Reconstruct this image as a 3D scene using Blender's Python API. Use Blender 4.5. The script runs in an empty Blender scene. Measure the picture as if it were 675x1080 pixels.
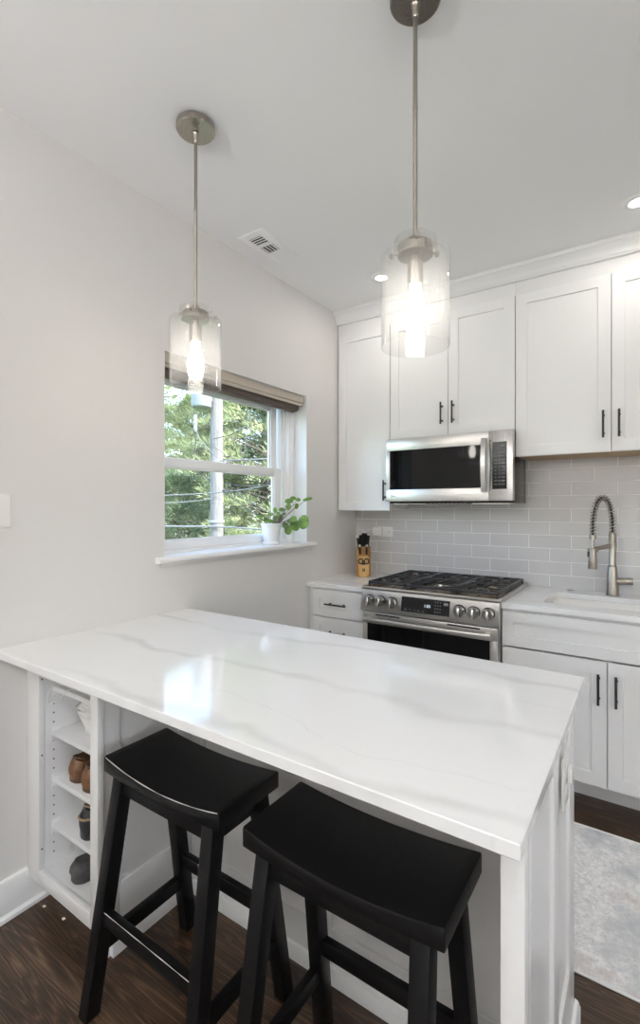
import bpy, bmesh, math, random
from mathutils import Vector, Matrix
random.seed(7)
S = bpy.context.scene
COL = S.collection
PI = math.pi

# ------------------------------------------------------------------ camera
CX, CY, CZ, YAW = 1.8012, -3.1432, 1.3885, 0.5966
cam_d = bpy.data.cameras.new('camera')
cam_d.sensor_fit = 'HORIZONTAL'; cam_d.sensor_width = 36.0
cam_d.lens = 509.81 / 675 * 36.0
cam_d.shift_y = (535.08 - 540) / 675
cam_d.clip_start = 0.02; cam_d.clip_end = 300
cam = bpy.data.objects.new('camera', cam_d); COL.objects.link(cam)
cam.location = (CX, CY, CZ); cam.rotation_euler = (PI / 2, 0, YAW)
S.camera = cam

# ------------------------------------------------------------------ world, sun, large lights, exposure
W = bpy.data.worlds.new('sky_world'); S.world = W; W.use_nodes = True
wn = W.node_tree.nodes; wl = W.node_tree.links
bgn = wn['Background']
sky = wn.new('ShaderNodeTexSky'); sky.sky_type = 'NISHITA'
sky.sun_disc = False; sky.sun_elevation = math.radians(48); sky.sun_rotation = math.radians(60)
sky.air_density = 1.0; sky.dust_density = 2.5; sky.ozone_density = 1.0
wl.new(sky.outputs[0], bgn.inputs[0]); bgn.inputs[1].default_value = 1.7

def lamp(name, kind, loc, rot, energy, color=(1, 1, 1), **kw):
    d = bpy.data.lights.new(name, kind); d.energy = energy; d.color = color
    for k, v in kw.items(): setattr(d, k, v)
    o = bpy.data.objects.new(name, d); COL.objects.link(o)
    o.location = loc; o.rotation_euler = rot
    return o
# sun from behind the house, high: lights the trees seen through the window, does not enter it
lamp('sun', 'SUN', (6, -6, 12), (math.radians(38), 0, math.radians(62)), 7.5, (1.0, 0.97, 0.9), angle=math.radians(4))
# added fill light at an invented opening in the unseen right wall
lamp('side_window_daylight', 'AREA', (4.43, -3.6, 1.65), (PI / 2, 0, PI / 2), 8, (1.0, 0.99, 0.97),
     shape='RECTANGLE', size=0.8, size_y=0.9)
# added low fill from behind the camera; no door is built there
lamp('rear_door_daylight', 'AREA', (2.3, -5.96, 0.75), (PI / 2, 0, 0), 15, (0.97, 0.985, 1.0), shape='RECTANGLE', size=2.2, size_y=1.3)
# downlights in the part of the ceiling the photo does not show
for lx, ly in ((0.6, -4.7), (2.6, -4.5), (3.2, -1.6), (2.0, -5.3)):
    lamp('room_downlight', 'AREA', (lx, ly, 2.728), (0, 0, 0), 3.0, (1.0, 0.985, 0.96), shape='DISK', size=0.14)
# added upward fill that brightens the ceiling; no floor lamps stand here
for ux, uy in ((3.7, -4.6), (0.7, -5.0)):
    lamp('uplight_lamp', 'AREA', (ux, uy, 1.85), (PI, 0, 0), 88, (0.96, 0.98, 1.0), shape='DISK', size=0.3)
S.view_settings.view_transform = 'Standard'; S.view_settings.look = 'None'
S.view_settings.gamma = 1.0; S.view_settings.use_curve_mapping = False
S.view_settings.exposure = 0.0
S.cycles.max_bounces = 12; S.cycles.diffuse_bounces = 8; S.cycles.glossy_bounces = 6
S.cycles.transmission_bounces = 8; S.cycles.transparent_max_bounces = 16
S.cycles.caustics_reflective = False; S.cycles.caustics_refractive = False
S.cycles.sample_clamp_indirect = 6.0

# ------------------------------------------------------------------ materials
def new_mat(name, color=(0.8, 0.8, 0.8), rough=0.5, metal=0.0, **kw):
    m = bpy.data.materials.new(name); m.use_nodes = True
    b = m.node_tree.nodes['Principled BSDF']
    b.inputs['Base Color'].default_value = (*color, 1)
    b.inputs['Roughness'].default_value = rough
    b.inputs['Metallic'].default_value = metal
    for k, v in kw.items(): b.inputs[k].default_value = v
    return m
def nodes(m): return m.node_tree.nodes, m.node_tree.links, m.node_tree.nodes['Principled BSDF']
def coord(n, l, scale=(1, 1, 1), rot=(0, 0, 0), loc=(0, 0, 0)):
    g = n.new('ShaderNodeNewGeometry'); mp = n.new('ShaderNodeMapping')
    l.new(g.outputs['Position'], mp.inputs['Vector'])
    mp.inputs['Scale'].default_value = scale; mp.inputs['Rotation'].default_value = rot; mp.inputs['Location'].default_value = loc
    return mp.outputs[0]
def objcoord(n, l, scale=(1, 1, 1)):
    g = n.new('ShaderNodeTexCoord'); mp = n.new('ShaderNodeMapping')
    l.new(g.outputs['Object'], mp.inputs['Vector']); mp.inputs['Scale'].default_value = scale
    return mp.outputs[0]
def noise(n, l, vec, scale, detail=3, rough=0.5):
    t = n.new('ShaderNodeTexNoise'); t.inputs['Scale'].default_value = scale
    t.inputs['Detail'].default_value = detail; t.inputs['Roughness'].default_value = rough
    l.new(vec, t.inputs['Vector']); return t
def ramp(n, l, fac, stops):
    r = n.new('ShaderNodeValToRGB'); l.new(fac, r.inputs[0])
    el = r.color_ramp.elements
    while len(el) < len(stops): el.new(0.5)
    for e, (p, c) in zip(el, stops): e.position = p; e.color = (*c, 1)
    return r.outputs[0]
def mixc(n, l, fac, a, b, mode='MIX'):
    x = n.new('ShaderNodeMix'); x.data_type = 'RGBA'; x.blend_type = mode
    for sock, v in ((x.inputs[0], fac), (x.inputs[6], a), (x.inputs[7], b)):
        if isinstance(v, (int, float)): sock.default_value = v
        elif isinstance(v, tuple): sock.default_value = (*v, 1)
        else: l.new(v, sock)
    return x.outputs[2]
def bump(n, l, b, height, strength=0.2, dist=0.002):
    bp = n.new('ShaderNodeBump'); bp.inputs['Strength'].default_value = strength; bp.inputs['Distance'].default_value = dist
    l.new(height, bp.inputs['Height']); l.new(bp.outputs[0], b.inputs['Normal'])
def mth(n, l, op, a, b=None, c=None):
    x = n.new('ShaderNodeMath'); x.operation = op
    for i, v in enumerate((a, b, c)):
        if v is None: continue
        if isinstance(v, (int, float)): x.inputs[i].default_value = v
        else: l.new(v, x.inputs[i])
    return x.outputs[0]

def painted(name, color, rough, bscale=220, bstr=0.06):
    m = new_mat(name, color, rough); n, l, b = nodes(m)
    v = coord(n, l); t = noise(n, l, v, bscale, 2); bump(n, l, b, t.outputs[0], bstr, 0.001)
    t2 = noise(n, l, v, 1.7, 2)
    l.new(mixc(n, l, t2.outputs[0], tuple(c * 0.985 for c in color), tuple(min(1, c * 1.015) for c in color)), b.inputs['Base Color'])
    return m
M_wall = painted('wall_paint', (0.70, 0.682, 0.66), 0.62)
M_ceil = painted('ceiling_paint', (0.86, 0.86, 0.86), 0.8)
M_cab = painted('cabinet_lacquer', (0.80, 0.795, 0.785), 0.28, 90, 0.02)
M_trim = painted('trim_paint', (0.84, 0.84, 0.83), 0.32, 90, 0.02)
M_mel = painted('white_melamine', (0.80, 0.80, 0.80), 0.42, 120, 0.03)
M_vinyl = new_mat('white_vinyl', (0.86, 0.86, 0.86), 0.3)
M_plastic = new_mat('white_plastic', (0.82, 0.81, 0.78), 0.35)
M_dark = new_mat('dark_recess', (0.02, 0.02, 0.02), 0.8)
M_hole = new_mat('drilled_hole', (0.05, 0.05, 0.05), 0.9)
M_black = new_mat('black_iron', (0.018, 0.017, 0.017), 0.36, 0.0)
M_cap = new_mat('satin_steel', (0.80, 0.79, 0.77), 0.45, 0.6)
M_brass = new_mat('burner_alloy', (0.72, 0.60, 0.44), 0.25, 1.0)
M_rubber = new_mat('black_plastic', (0.015, 0.015, 0.016), 0.4)
M_glassb = new_mat('black_glass', (0.004, 0.004, 0.0045), 0.04, **{'Specular IOR Level': 0.28})
M_ceramic = new_mat('white_ceramic', (0.85, 0.85, 0.84), 0.25)
M_soil = new_mat('potting_soil', (0.03, 0.02, 0.014), 0.95)
M_sink = new_mat('sink_enamel', (0.86, 0.845, 0.82), 0.2)
M_key = new_mat('key_print', (0.22, 0.22, 0.22), 0.5)
M_digit = new_mat('lit_digits', (0.8, 0.85, 1), 0.5, **{'Emission Color': (0.75, 0.85, 1, 1), 'Emission Strength': 0.7})
M_rawwood = new_mat('raw_plywood', (0.50, 0.36, 0.22), 0.7)
M_paper = new_mat('paper_scrap', (0.78, 0.72, 0.62), 0.9)

def brushed(name, color, rough, axis):
    m = new_mat(name, color, rough, 1.0); n, l, b = nodes(m)
    sc = [600, 600, 600]; sc[axis] = 6
    t = noise(n, l, coord(n, l, tuple(sc)), 1.0, 2)
    r = n.new('ShaderNodeMapRange'); l.new(t.outputs[0], r.inputs[0])
    r.inputs[3].default_value = rough - 0.06; r.inputs[4].default_value = rough + 0.08
    l.new(r.outputs[0], b.inputs['Roughness']); return m
M_steel = brushed('brushed_steel', (0.64, 0.62, 0.59), 0.34, 0)
M_steelv = brushed('brushed_steel_upright', (0.62, 0.60, 0.575), 0.24, 2)
M_nickel = brushed('brushed_nickel', (0.40, 0.365, 0.32), 0.28, 2)
M_chrome = new_mat('polished_steel', (0.72, 0.71, 0.69), 0.12, 1.0)

def thin_glass(name, tint=(1, 1, 1), boost=1.0, add=0.0, haze=0.0):
    m = bpy.data.materials.new(name); m.use_nodes = True
    n = m.node_tree.nodes; l = m.node_tree.links; n.clear()
    o = n.new('ShaderNodeOutputMaterial'); mx = n.new('ShaderNodeMixShader')
    tr = n.new('ShaderNodeBsdfTransparent'); gl = n.new('ShaderNodeBsdfGlossy')
    gl.inputs['Roughness'].default_value = 0.015
    tr.inputs[0].default_value = (*tint, 1)
    lw = n.new('ShaderNodeLayerWeight'); lw.inputs[0].default_value = 0.5
    f = mth(n, l, 'MULTIPLY_ADD', mth(n, l, 'POWER', lw.outputs['Facing'], 4.0), 0.75 * boost, 0.04 * boost + add)
    f = mth(n, l, 'MINIMUM', f, 0.95)
    base = tr.outputs[0]
    if haze > 0:
        ts = n.new('ShaderNodeBsdfTranslucent'); mh = n.new('ShaderNodeMixShader'); mh.inputs[0].default_value = haze
        l.new(tr.outputs[0], mh.inputs[1]); l.new(ts.outputs[0], mh.inputs[2]); base = mh.outputs[0]
    l.new(f, mx.inputs[0]); l.new(base, mx.inputs[1]); l.new(gl.outputs[0], mx.inputs[2]); l.new(mx.outputs[0], o.inputs[0])
    return m
M_pane = thin_glass('window_glass', (0.97, 0.985, 0.98), 0.8)
M_shade = thin_glass('clear_shade_glass', (0.99, 0.99, 0.985), 0.8, 0.0, 0.05)

def emis(name, color, strength):
    m = bpy.data.materials.new(name); m.use_nodes = True
    n = m.node_tree.nodes; l = m.node_tree.links; n.clear()
    o = n.new('ShaderNodeOutputMaterial'); e = n.new('ShaderNodeEmission')
    e.inputs[0].default_value = (*color, 1); e.inputs[1].default_value = strength
    l.new(e.outputs[0], o.inputs[0]); return m
M_bulb = emis('lit_bulb', (1.0, 0.94, 0.86), 34)
M_lens = emis('lit_downlight', (1.0, 0.93, 0.84), 9)

def mk_quartz():
    m = new_mat('white_quartz', (0.83, 0.83, 0.82), 0.09); n, l, b = nodes(m)
    v = coord(n, l, (1, 1, 1), (0, 0, math.radians(-7)))
    w1 = noise(n, l, v, 1.6, 4, 0.55); w2 = noise(n, l, v, 9, 3)
    sp = n.new('ShaderNodeSeparateXYZ'); l.new(v, sp.inputs[0])
    def veins(freq, amp, off, width):
        y = mth(n, l, 'MULTIPLY_ADD', sp.outputs[1], freq, off)
        y = mth(n, l, 'MULTIPLY_ADD', sp.outputs[0], freq * 0.1, y)
        y = mth(n, l, 'MULTIPLY_ADD', w1.outputs[0], amp, y)
        y = mth(n, l, 'MULTIPLY_ADD', w2.outputs[0], amp * 0.12, y)
        p = mth(n, l, 'PINGPONG', y, 0.5)
        r = n.new('ShaderNodeMapRange'); r.interpolation_type = 'SMOOTHSTEP'
        l.new(p, r.inputs[0]); r.inputs[1].default_value = 0.0; r.inputs[2].default_value = width
        r.inputs[3].default_value = 1; r.inputs[4].default_value = 0
        return r.outputs[0]
    a = veins(3.2, 1.0, 0.18, 0.10); c = veins(5.3, 1.7, 0.31, 0.016)
    msk = ramp(n, l, noise(n, l, v, 2.3, 2).outputs[0], [(0.35, (0.15, 0.15, 0.15)), (0.62, (1, 1, 1))])
    f = mth(n, l, 'MAXIMUM', a, mth(n, l, 'MULTIPLY', c, 0.5))
    f = mth(n, l, 'MULTIPLY', f, msk); f = mth(n, l, 'MULTIPLY', f, 0.44)
    base = mixc(n, l, noise(n, l, v, 3, 3).outputs[0], (0.83, 0.83, 0.825), (0.87, 0.87, 0.865))
    l.new(mixc(n, l, f, base, (0.56, 0.555, 0.545)), b.inputs['Base Color'])
    return m
M_quartz = mk_quartz()

def mk_tile():
    m = new_mat('grey_subway_tile', (0.5, 0.5, 0.5), 0.1); n, l, b = nodes(m)
    g = n.new('ShaderNodeNewGeometry'); sp = n.new('ShaderNodeSeparateXYZ'); l.new(g.outputs['Position'], sp.inputs[0])
    cb = n.new('ShaderNodeCombineXYZ')
    l.new(mth(n, l, 'ADD', sp.outputs[0], -1.316 + 0.2305 * 20), cb.inputs[0])
    l.new(mth(n, l, 'ADD', sp.outputs[2], -0.910 + 0.0783), cb.inputs[1])
    bk = n.new('ShaderNodeTexBrick'); l.new(cb.outputs[0], bk.inputs['Vector'])
    bk.inputs['Scale'].default_value = 1; bk.inputs['Brick Width'].default_value = 0.2305; bk.inputs['Row Height'].default_value = 0.0783
    bk.inputs['Mortar Size'].default_value = 0.0022; bk.inputs['Mortar Smooth'].default_value = 0.25; bk.inputs['Bias'].default_value = 0
    bk.inputs['Color1'].default_value = (0.585, 0.57, 0.555, 1); bk.inputs['Color2'].default_value = (0.62, 0.605, 0.59, 1)
    bk.inputs['Mortar'].default_value = (0.86, 0.85, 0.82, 1)
    st = noise(n, l, coord(n, l, (2, 1, 60)), 4, 2)
    l.new(mixc(n, l, mth(n, l, 'MULTIPLY', st.outputs[0], 0.12), bk.outputs[0], (0.68, 0.665, 0.64)), b.inputs['Base Color'])
    r = n.new('ShaderNodeMapRange'); l.new(bk.outputs['Fac'], r.inputs[0]); r.inputs[3].default_value = 0.17; r.inputs[4].default_value = 0.7
    l.new(r.outputs[0], b.inputs['Roughness'])
    wv = noise(n, l, coord(n, l), 14, 2)
    h = mth(n, l, 'MULTIPLY_ADD', wv.outputs[0], 0.25, mth(n, l, 'SUBTRACT', 1.0, bk.outputs['Fac']))
    bump(n, l, b, h, 0.45, 0.0015)
    return m
M_tile = mk_tile()

def mk_floor():
    m = new_mat('dark_oak_planks', (0.05, 0.03, 0.02), 0.34); n, l, b = nodes(m)
    v = coord(n, l)
    bk = n.new('ShaderNodeTexBrick'); l.new(coord(n, l, loc=(20, 20, 0)), bk.inputs['Vector'])
    bk.offset = 0.37; bk.inputs['Scale'].default_value = 1; bk.inputs['Brick Width'].default_value = 1.15; bk.inputs['Row Height'].default_value = 0.095
    bk.inputs['Mortar Size'].default_value = 0.0009; bk.inputs['Mortar Smooth'].default_value = 0.1; bk.inputs['Bias'].default_value = 0
    bk.inputs['Color1'].default_value = (0, 0, 0, 1); bk.inputs['Color2'].default_value = (1, 1, 1, 1); bk.inputs['Mortar'].default_value = (0.5, 0.5, 0.5, 1)
    # grain: rings stretched along the plank, shifted plank by plank
    sp = n.new('ShaderNodeSeparateXYZ'); l.new(v, sp.inputs[0])
    cb = n.new('ShaderNodeCombineXYZ')
    l.new(mth(n, l, 'MULTIPLY_ADD', bk.outputs[0], 7.0, mth(n, l, 'MULTIPLY', sp.outputs[0], 0.55)), cb.inputs[0])
    l.new(mth(n, l, 'MULTIPLY', sp.outputs[1], 9.0), cb.inputs[1]); l.new(mth(n, l, 'MULTIPLY', bk.outputs[0], 13.0), cb.inputs[2])
    big = noise(n, l, cb.outputs[0], 1.5, 2, 0.4)
    ring = mth(n, l, 'PINGPONG', mth(n, l, 'MULTIPLY', big.outputs[0], 26.0), 0.5)
    cb2 = n.new('ShaderNodeCombineXYZ')
    l.new(mth(n, l, 'MULTIPLY', sp.outputs[0], 14), cb2.inputs[0]); l.new(mth(n, l, 'MULTIPLY', sp.outputs[1], 420), cb2.inputs[1]); l.new(mth(n, l, 'MULTIPLY', bk.outputs[0], 9), cb2.inputs[2])
    fine = noise(n, l, cb2.outputs[0], 1.0, 3, 0.6)
    patch = noise(n, l, coord(n, l, (1.2, 5, 1)), 2.2, 3, 0.6)
    f = mth(n, l, 'ADD', mth(n, l, 'MULTIPLY', mth(n, l, 'POWER', mth(n, l, 'MULTIPLY', ring, 2.0), 1.6), 0.30), mth(n, l, 'MULTIPLY', fine.outputs[0], 0.75))
    f = mth(n, l, 'ADD', f, mth(n, l, 'MULTIPLY_ADD', patch.outputs[0], 0.55, -0.30))
    c = ramp(n, l, f, [(0.20, (0.012, 0.0062, 0.0034)), (0.50, (0.052, 0.028, 0.0145)), (0.90, (0.21, 0.13, 0.075))])
    c = mixc(n, l, mth(n, l, 'MULTIPLY', bk.outputs[0], 0.55), c, (0.45, 0.40, 0.36), 'MULTIPLY')
    c = mixc(n, l, bk.outputs['Fac'], c, (0.004, 0.003, 0.002))
    l.new(c, b.inputs['Base Color'])
    h = mth(n, l, 'SUBTRACT', mth(n, l, 'MULTIPLY', f, 0.4), bk.outputs['Fac'])
    bump(n, l, b, h, 0.35, 0.0012)
    return m
M_floor = mk_floor()

def mk_stool():
    m = new_mat('black_painted_wood', (0.0045, 0.0043, 0.0045), 0.36, **{'Specular IOR Level': 0.22}); n, l, b = nodes(m)
    t = noise(n, l, coord(n, l, (8, 120, 120)), 1, 3); bump(n, l, b, t.outputs[0], 0.06, 0.001)
    s = noise(n, l, coord(n, l), 70, 4, 0.7)
    r = n.new('ShaderNodeMapRange'); l.new(s.outputs[0], r.inputs[0]); r.inputs[3].default_value = 0.30; r.inputs[4].default_value = 0.48
    l.new(r.outputs[0], b.inputs['Roughness'])
    return m
M_stool = mk_stool()
M_wornhi = new_mat('worn_highlight_paint', (0.62, 0.61, 0.60), 0.5)

def mk_rug():
    m = new_mat('faded_rug', (0.6, 0.6, 0.6), 0.95); n, l, b = nodes(m)
    v = coord(n, l)
    a = noise(n, l, v, 3.0, 4, 0.6); c = noise(n, l, v, 60, 6, 0.85); d = noise(n, l, coord(n, l, loc=(5, 3, 1)), 5, 4, 0.65)
    vo = n.new('ShaderNodeTexVoronoi'); vo.inputs['Scale'].default_value = 17; l.new(v, vo.inputs['Vector'])
    cc = ramp(n, l, c.outputs[0], [(0.36, (0, 0, 0)), (0.60, (1, 1, 1))])
    base = mixc(n, l, cc, (0.66, 0.645, 0.63), (1.0, 0.985, 0.965))
    blue = ramp(n, l, a.outputs[0], [(0.52, (0, 0, 0)), (0.68, (1, 1, 1))])
    red = ramp(n, l, d.outputs[0], [(0.56, (0, 0, 0)), (0.72, (1, 1, 1))])
    pat = mth(n, l, 'MULTIPLY', c.outputs[0], mth(n, l, 'ADD', vo.outputs[0], 0.5))
    base = mixc(n, l, mth(n, l, 'MULTIPLY', blue, mth(n, l, 'MULTIPLY', pat, 1.2)), base, (0.30, 0.34, 0.38))
    base = mixc(n, l, mth(n, l, 'MULTIPLY', red, mth(n, l, 'MULTIPLY', pat, 0.9)), base, (0.45, 0.34, 0.29))
    l.new(base, b.inputs['Base Color'])
    bump(n, l, b, noise(n, l, coord(n, l, (1, 1.6, 1)), 320, 2).outputs[0], 0.6, 0.003)
    return m
M_rug = mk_rug()
M_rugedge = new_mat('rug_binding', (0.80, 0.79, 0.77), 0.9)

def woody(name, c1, c2, scale, rough=0.4):
    m = new_mat(name, c1, rough); n, l, b = nodes(m)
    t = noise(n, l, objcoord(n, l, scale), 1, 4, 0.6)
    l.new(ramp(n, l, t.outputs[0], [(0.3, c1), (0.7, c2)]), b.inputs['Base Color']); return m
M_beech = woody('beech_wood', (0.56, 0.32, 0.11), (0.66, 0.42, 0.17), (60, 60, 8))
M_beechd = woody('beech_wood_stained', (0.36, 0.18, 0.06), (0.48, 0.26, 0.09), (60, 60, 8))
def leather(name, c1, c2, rough=0.5):
    m = new_mat(name, c1, rough); n, l, b = nodes(m)
    t = noise(n, l, objcoord(n, l), 40, 4, 0.6)
    l.new(ramp(n, l, t.outputs[0], [(0.35, c1), (0.7, c2)]), b.inputs['Base Color'])
    bump(n, l, b, noise(n, l, objcoord(n, l), 400, 2).outputs[0], 0.2, 0.001); return m
M_brown = leather('brown_leather', (0.10, 0.045, 0.018), (0.21, 0.095, 0.038))
M_brownd = leather('dark_brown_leather', (0.05, 0.022, 0.010), (0.08, 0.04, 0.018))
M_blk_l = leather('black_leather', (0.012, 0.012, 0.013), (0.025, 0.024, 0.024))
M_grey_l = leather('grey_suede', (0.045, 0.043, 0.043), (0.075, 0.072, 0.07), 0.85)
M_greysole = new_mat('grey_rubber_sole', (0.055, 0.053, 0.052), 0.8)
M_tan = leather('tan_leather', (0.25, 0.16, 0.09), (0.33, 0.22, 0.13))
M_fab = painted('shade_fabric', (0.47, 0.42, 0.355), 0.85, 900, 0.05)
M_bronze = new_mat('dark_bronze', (0.10, 0.075, 0.06), 0.5)
M_cloth = leather('white_linen', (0.78, 0.78, 0.77), (0.84, 0.84, 0.83), 0.9)
M_leaf = None
def mk_leaf(name, c1, c2, scale, rough=0.35):
    m = new_mat(name, c1, rough); n, l, b = nodes(m)
    t = noise(n, l, coord(n, l), scale, 3)
    l.new(ramp(n, l, t.outputs[0], [(0.35, c1), (0.68, c2)]), b.inputs['Base Color'])
    b.inputs['Transmission Weight'].default_value = 0.0
    return m
M_leaf = mk_leaf('plant_leaf', (0.055, 0.15, 0.02), (0.17, 0.32, 0.045), 22)
M_stem = new_mat('plant_stem', (0.10, 0.06, 0.05), 0.6)
M_fol = [mk_leaf('pine_needles_light', (0.20, 0.245, 0.11), (0.40, 0.43, 0.235), 0.9, 0.8),
         mk_leaf('pine_needles_dark', (0.09, 0.135, 0.075), (0.20, 0.25, 0.135), 0.9, 0.8),
         mk_leaf('spring_leaves', (0.26, 0.36, 0.14), (0.44, 0.52, 0.24), 0.9, 0.8)]
M_bark = woody('tree_bark', (0.10, 0.08, 0.065), (0.18, 0.15, 0.125), (10, 10, 2), 0.9)
M_pole = woody('weathered_pole_wood', (0.12, 0.117, 0.113), (0.23, 0.222, 0.213), (14, 14, 1.2), 0.9)
M_can = new_mat('transformer_paint', (0.28, 0.30, 0.315), 0.5)
M_wire = new_mat('black_cable', (0.03, 0.03, 0.035), 0.6)
M_wirel = new_mat('grey_cable', (0.13, 0.14, 0.15), 0.55)
M_siding = new_mat('pale_siding', (0.62, 0.62, 0.61), 0.8)
M_shingle = new_mat('grey_shingles', (0.22, 0.22, 0.23), 0.9)
M_grass = mk_leaf('grass_ground', (0.06, 0.10, 0.035), (0.12, 0.17, 0.06), 1.3, 0.95)

# ------------------------------------------------------------------ mesh helpers
class MB:
    def __init__(self): self.bm = bmesh.new()
    def box(self, x0, x1, y0, y1, z0, z1, bev=0.0, seg=2):
        bm = self.bm
        vs = [bm.verts.new((x, y, z)) for x in (x0, x1) for y in (y0, y1) for z in (z0, z1)]
        for f in ((0, 1, 3, 2), (4, 6, 7, 5), (0, 4, 5, 1), (2, 3, 7, 6), (0, 2, 6, 4), (1, 5, 7, 3)):
            bm.faces.new([vs[i] for i in f])
        if bev > 0:
            es = list({e for v in vs for e in v.link_edges})
            bmesh.ops.bevel(bm, geom=es, offset=bev, segments=seg, profile=0.5, affect='EDGES', clamp_overlap=True)
        return self
    def hexa(self, bot, top, bev=0.0, seg=2):
        bm = self.bm; vs = [bm.verts.new(p) for p in list(bot) + list(top)]
        for f in ((3, 2, 1, 0), (4, 5, 6, 7), (0, 1, 5, 4), (1, 2, 6, 5), (2, 3, 7, 6), (3, 0, 4, 7)):
            bm.faces.new([vs[i] for i in f])
        if bev > 0:
            es = list({e for v in vs for e in v.link_edges})
            bmesh.ops.bevel(bm, geom=es, offset=bev, segments=seg, profile=0.5, affect='EDGES', clamp_overlap=True)
        return self
    def bar(self, p0, p1, w, h, bev=0.0, up=(0, 0, 1)):
        p0 = Vector(p0); p1 = Vector(p1); d = (p1 - p0).normalized()
        s = d.cross(Vector(up)).normalized(); u = s.cross(d).normalized()
        q = lambda p: [p - s * w / 2 - u * h / 2, p + s * w / 2 - u * h / 2, p + s * w / 2 + u * h / 2, p - s * w / 2 + u * h / 2]
        return self.hexa(q(p0), q(p1), bev)
    def cyl(self, p0, p1, r0, r1=None, n=24, caps=True):
        r1 = r0 if r1 is None else r1
        p0 = Vector(p0); p1 = Vector(p1); d = (p1 - p0).normalized()
        a = d.orthogonal().normalized(); b = d.cross(a)
        bm = self.bm
        c0 = [bm.verts.new(p0 + (a * math.cos(2 * PI * i / n) + b * math.sin(2 * PI * i / n)) * r0) for i in range(n)]
        c1 = [bm.verts.new(p1 + (a * math.cos(2 * PI * i / n) + b * math.sin(2 * PI * i / n)) * r1) for i in range(n)]
        for i in range(n): bm.faces.new([c0[i], c0[(i + 1) % n], c1[(i + 1) % n], c1[i]])
        if caps: bm.faces.new(c0[::-1]); bm.faces.new(c1)
        return self
    def lathe(self, prof, c=(0, 0, 0), n=40, close=False):
        bm = self.bm; rings = []
        for r, z in prof:
            if r < 1e-6: rings.append([bm.verts.new((c[0], c[1], c[2] + z))])
            else: rings.append([bm.verts.new((c[0] + r * math.cos(2 * PI * i / n), c[1] + r * math.sin(2 * PI * i / n), c[2] + z)) for i in range(n)])
        pairs = list(zip(rings, rings[1:])) + ([(rings[-1], rings[0])] if close else [])
        for A, B in pairs:
            for i in range(n):
                j = (i + 1) % n
                if len(A) == 1 and len(B) == 1: continue
                if len(A) == 1: bm.faces.new([A[0], B[j], B[i]])
                elif len(B) == 1: bm.faces.new([A[i], A[j], B[0]])
                else: bm.faces.new([A[i], A[j], B[j], B[i]])
        return self
    def tube(self, pts, r, n=8, caps=True):
        pts = [Vector(p) for p in pts]; bm = self.bm; rings = []
        nrm = None
        for i, p in enumerate(pts):
            t = (pts[min(i + 1, len(pts) - 1)] - pts[max(i - 1, 0)]).normalized()
            nrm = t.orthogonal().normalized() if nrm is None else (nrm - t * nrm.dot(t)).normalized()
            b = t.cross(nrm); rr = r[i] if isinstance(r, (list, tuple)) else r
            rings.append([bm.verts.new(p + (nrm * math.cos(2 * PI * k / n) + b * math.sin(2 * PI * k / n)) * rr) for k in range(n)])
        for A, B in zip(rings, rings[1:]):
            for k in range(n): bm.faces.new([A[k], A[(k + 1) % n], B[(k + 1) % n], B[k]])
        if caps: bm.faces.new(rings[0][::-1]); bm.faces.new(rings[-1])
        return self
    def prism(self, poly, ax, a0, a1, bev=0.0):
        """poly: 2-D points in the two other axes (in x,y,z order), extruded along axis ax."""
        def P(q, a):
            v = list(q); v.insert(ax, a); return v
        bm = self.bm
        A = [bm.verts.new(P(q, a0)) for q in poly]; B = [bm.verts.new(P(q, a1)) for q in poly]; n = len(poly)
        for i in range(n): bm.faces.new([A[i], A[(i + 1) % n], B[(i + 1) % n], B[i]])
        bm.faces.new(A[::-1]); bm.faces.new(B)
        if bev > 0:
            es = list({e for v in A + B for e in v.link_edges})
            bmesh.ops.bevel(bm, geom=es, offset=bev, segments=2, profile=0.5, affect='EDGES', clamp_overlap=True)
        return self
    def ell(self, c, r, n=16, m=10):
        prof = [(max(0.0, math.sin(PI * i / m)), -math.cos(PI * i / m)) for i in range(m + 1)]
        bm = self.bm; k = len(bm.verts); self.lathe(prof, (0, 0, 0), n); bm.verts.ensure_lookup_table()
        for v in list(bm.verts)[k:]: v.co = Vector((v.co.x * r[0] + c[0], v.co.y * r[1] + c[1], v.co.z * r[2] + c[2]))
        return self
    def shaker(self, o, U, V, N, w, h, t=0.019, sw=0.058, rec=0.008, bev=0.0012):
        """framed door: o lower-left corner of the front, U/V along its face, N outward."""
        o, U, V, N = Vector(o), Vector(U), Vector(V), Vector(N); bm = self.bm
        def ring(i, d): return [bm.verts.new(o + U * a + V * b + N * d) for a, b in ((i, i), (w - i, i), (w - i, h - i), (i, h - i))]
        R = [ring(0, -t), ring(0, -bev), ring(bev, 0), ring(sw, 0), ring(sw + 0.0015, -rec)]
        bm.faces.new(R[0][::-1])
        for A, B in zip(R, R[1:]):
            for i in range(4): bm.faces.new([A[i], A[(i + 1) % 4], B[(i + 1) % 4], B[i]])
        bm.faces.new(R[-1]); return self
    def build(self, name, mat, root=None, local=False, sharp=35):
        me = bpy.data.meshes.new(name); bmesh.ops.recalc_face_normals(self.bm, faces=self.bm.faces)
        self.bm.to_mesh(me); self.bm.free()
        o = bpy.data.objects.new(name, me); COL.objects.link(o)
        me.materials.append(mat)
        if sharp: me.shade_smooth(); me.set_sharp_from_angle(angle=math.radians(sharp))
        if root is not None:
            o.parent = root
            if not local:
                r = root
                off = Vector((0, 0, 0))
                while r is not None: off += r.location; r = r.parent
                me.transform(Matrix.Translation(-off))
        return o

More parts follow.
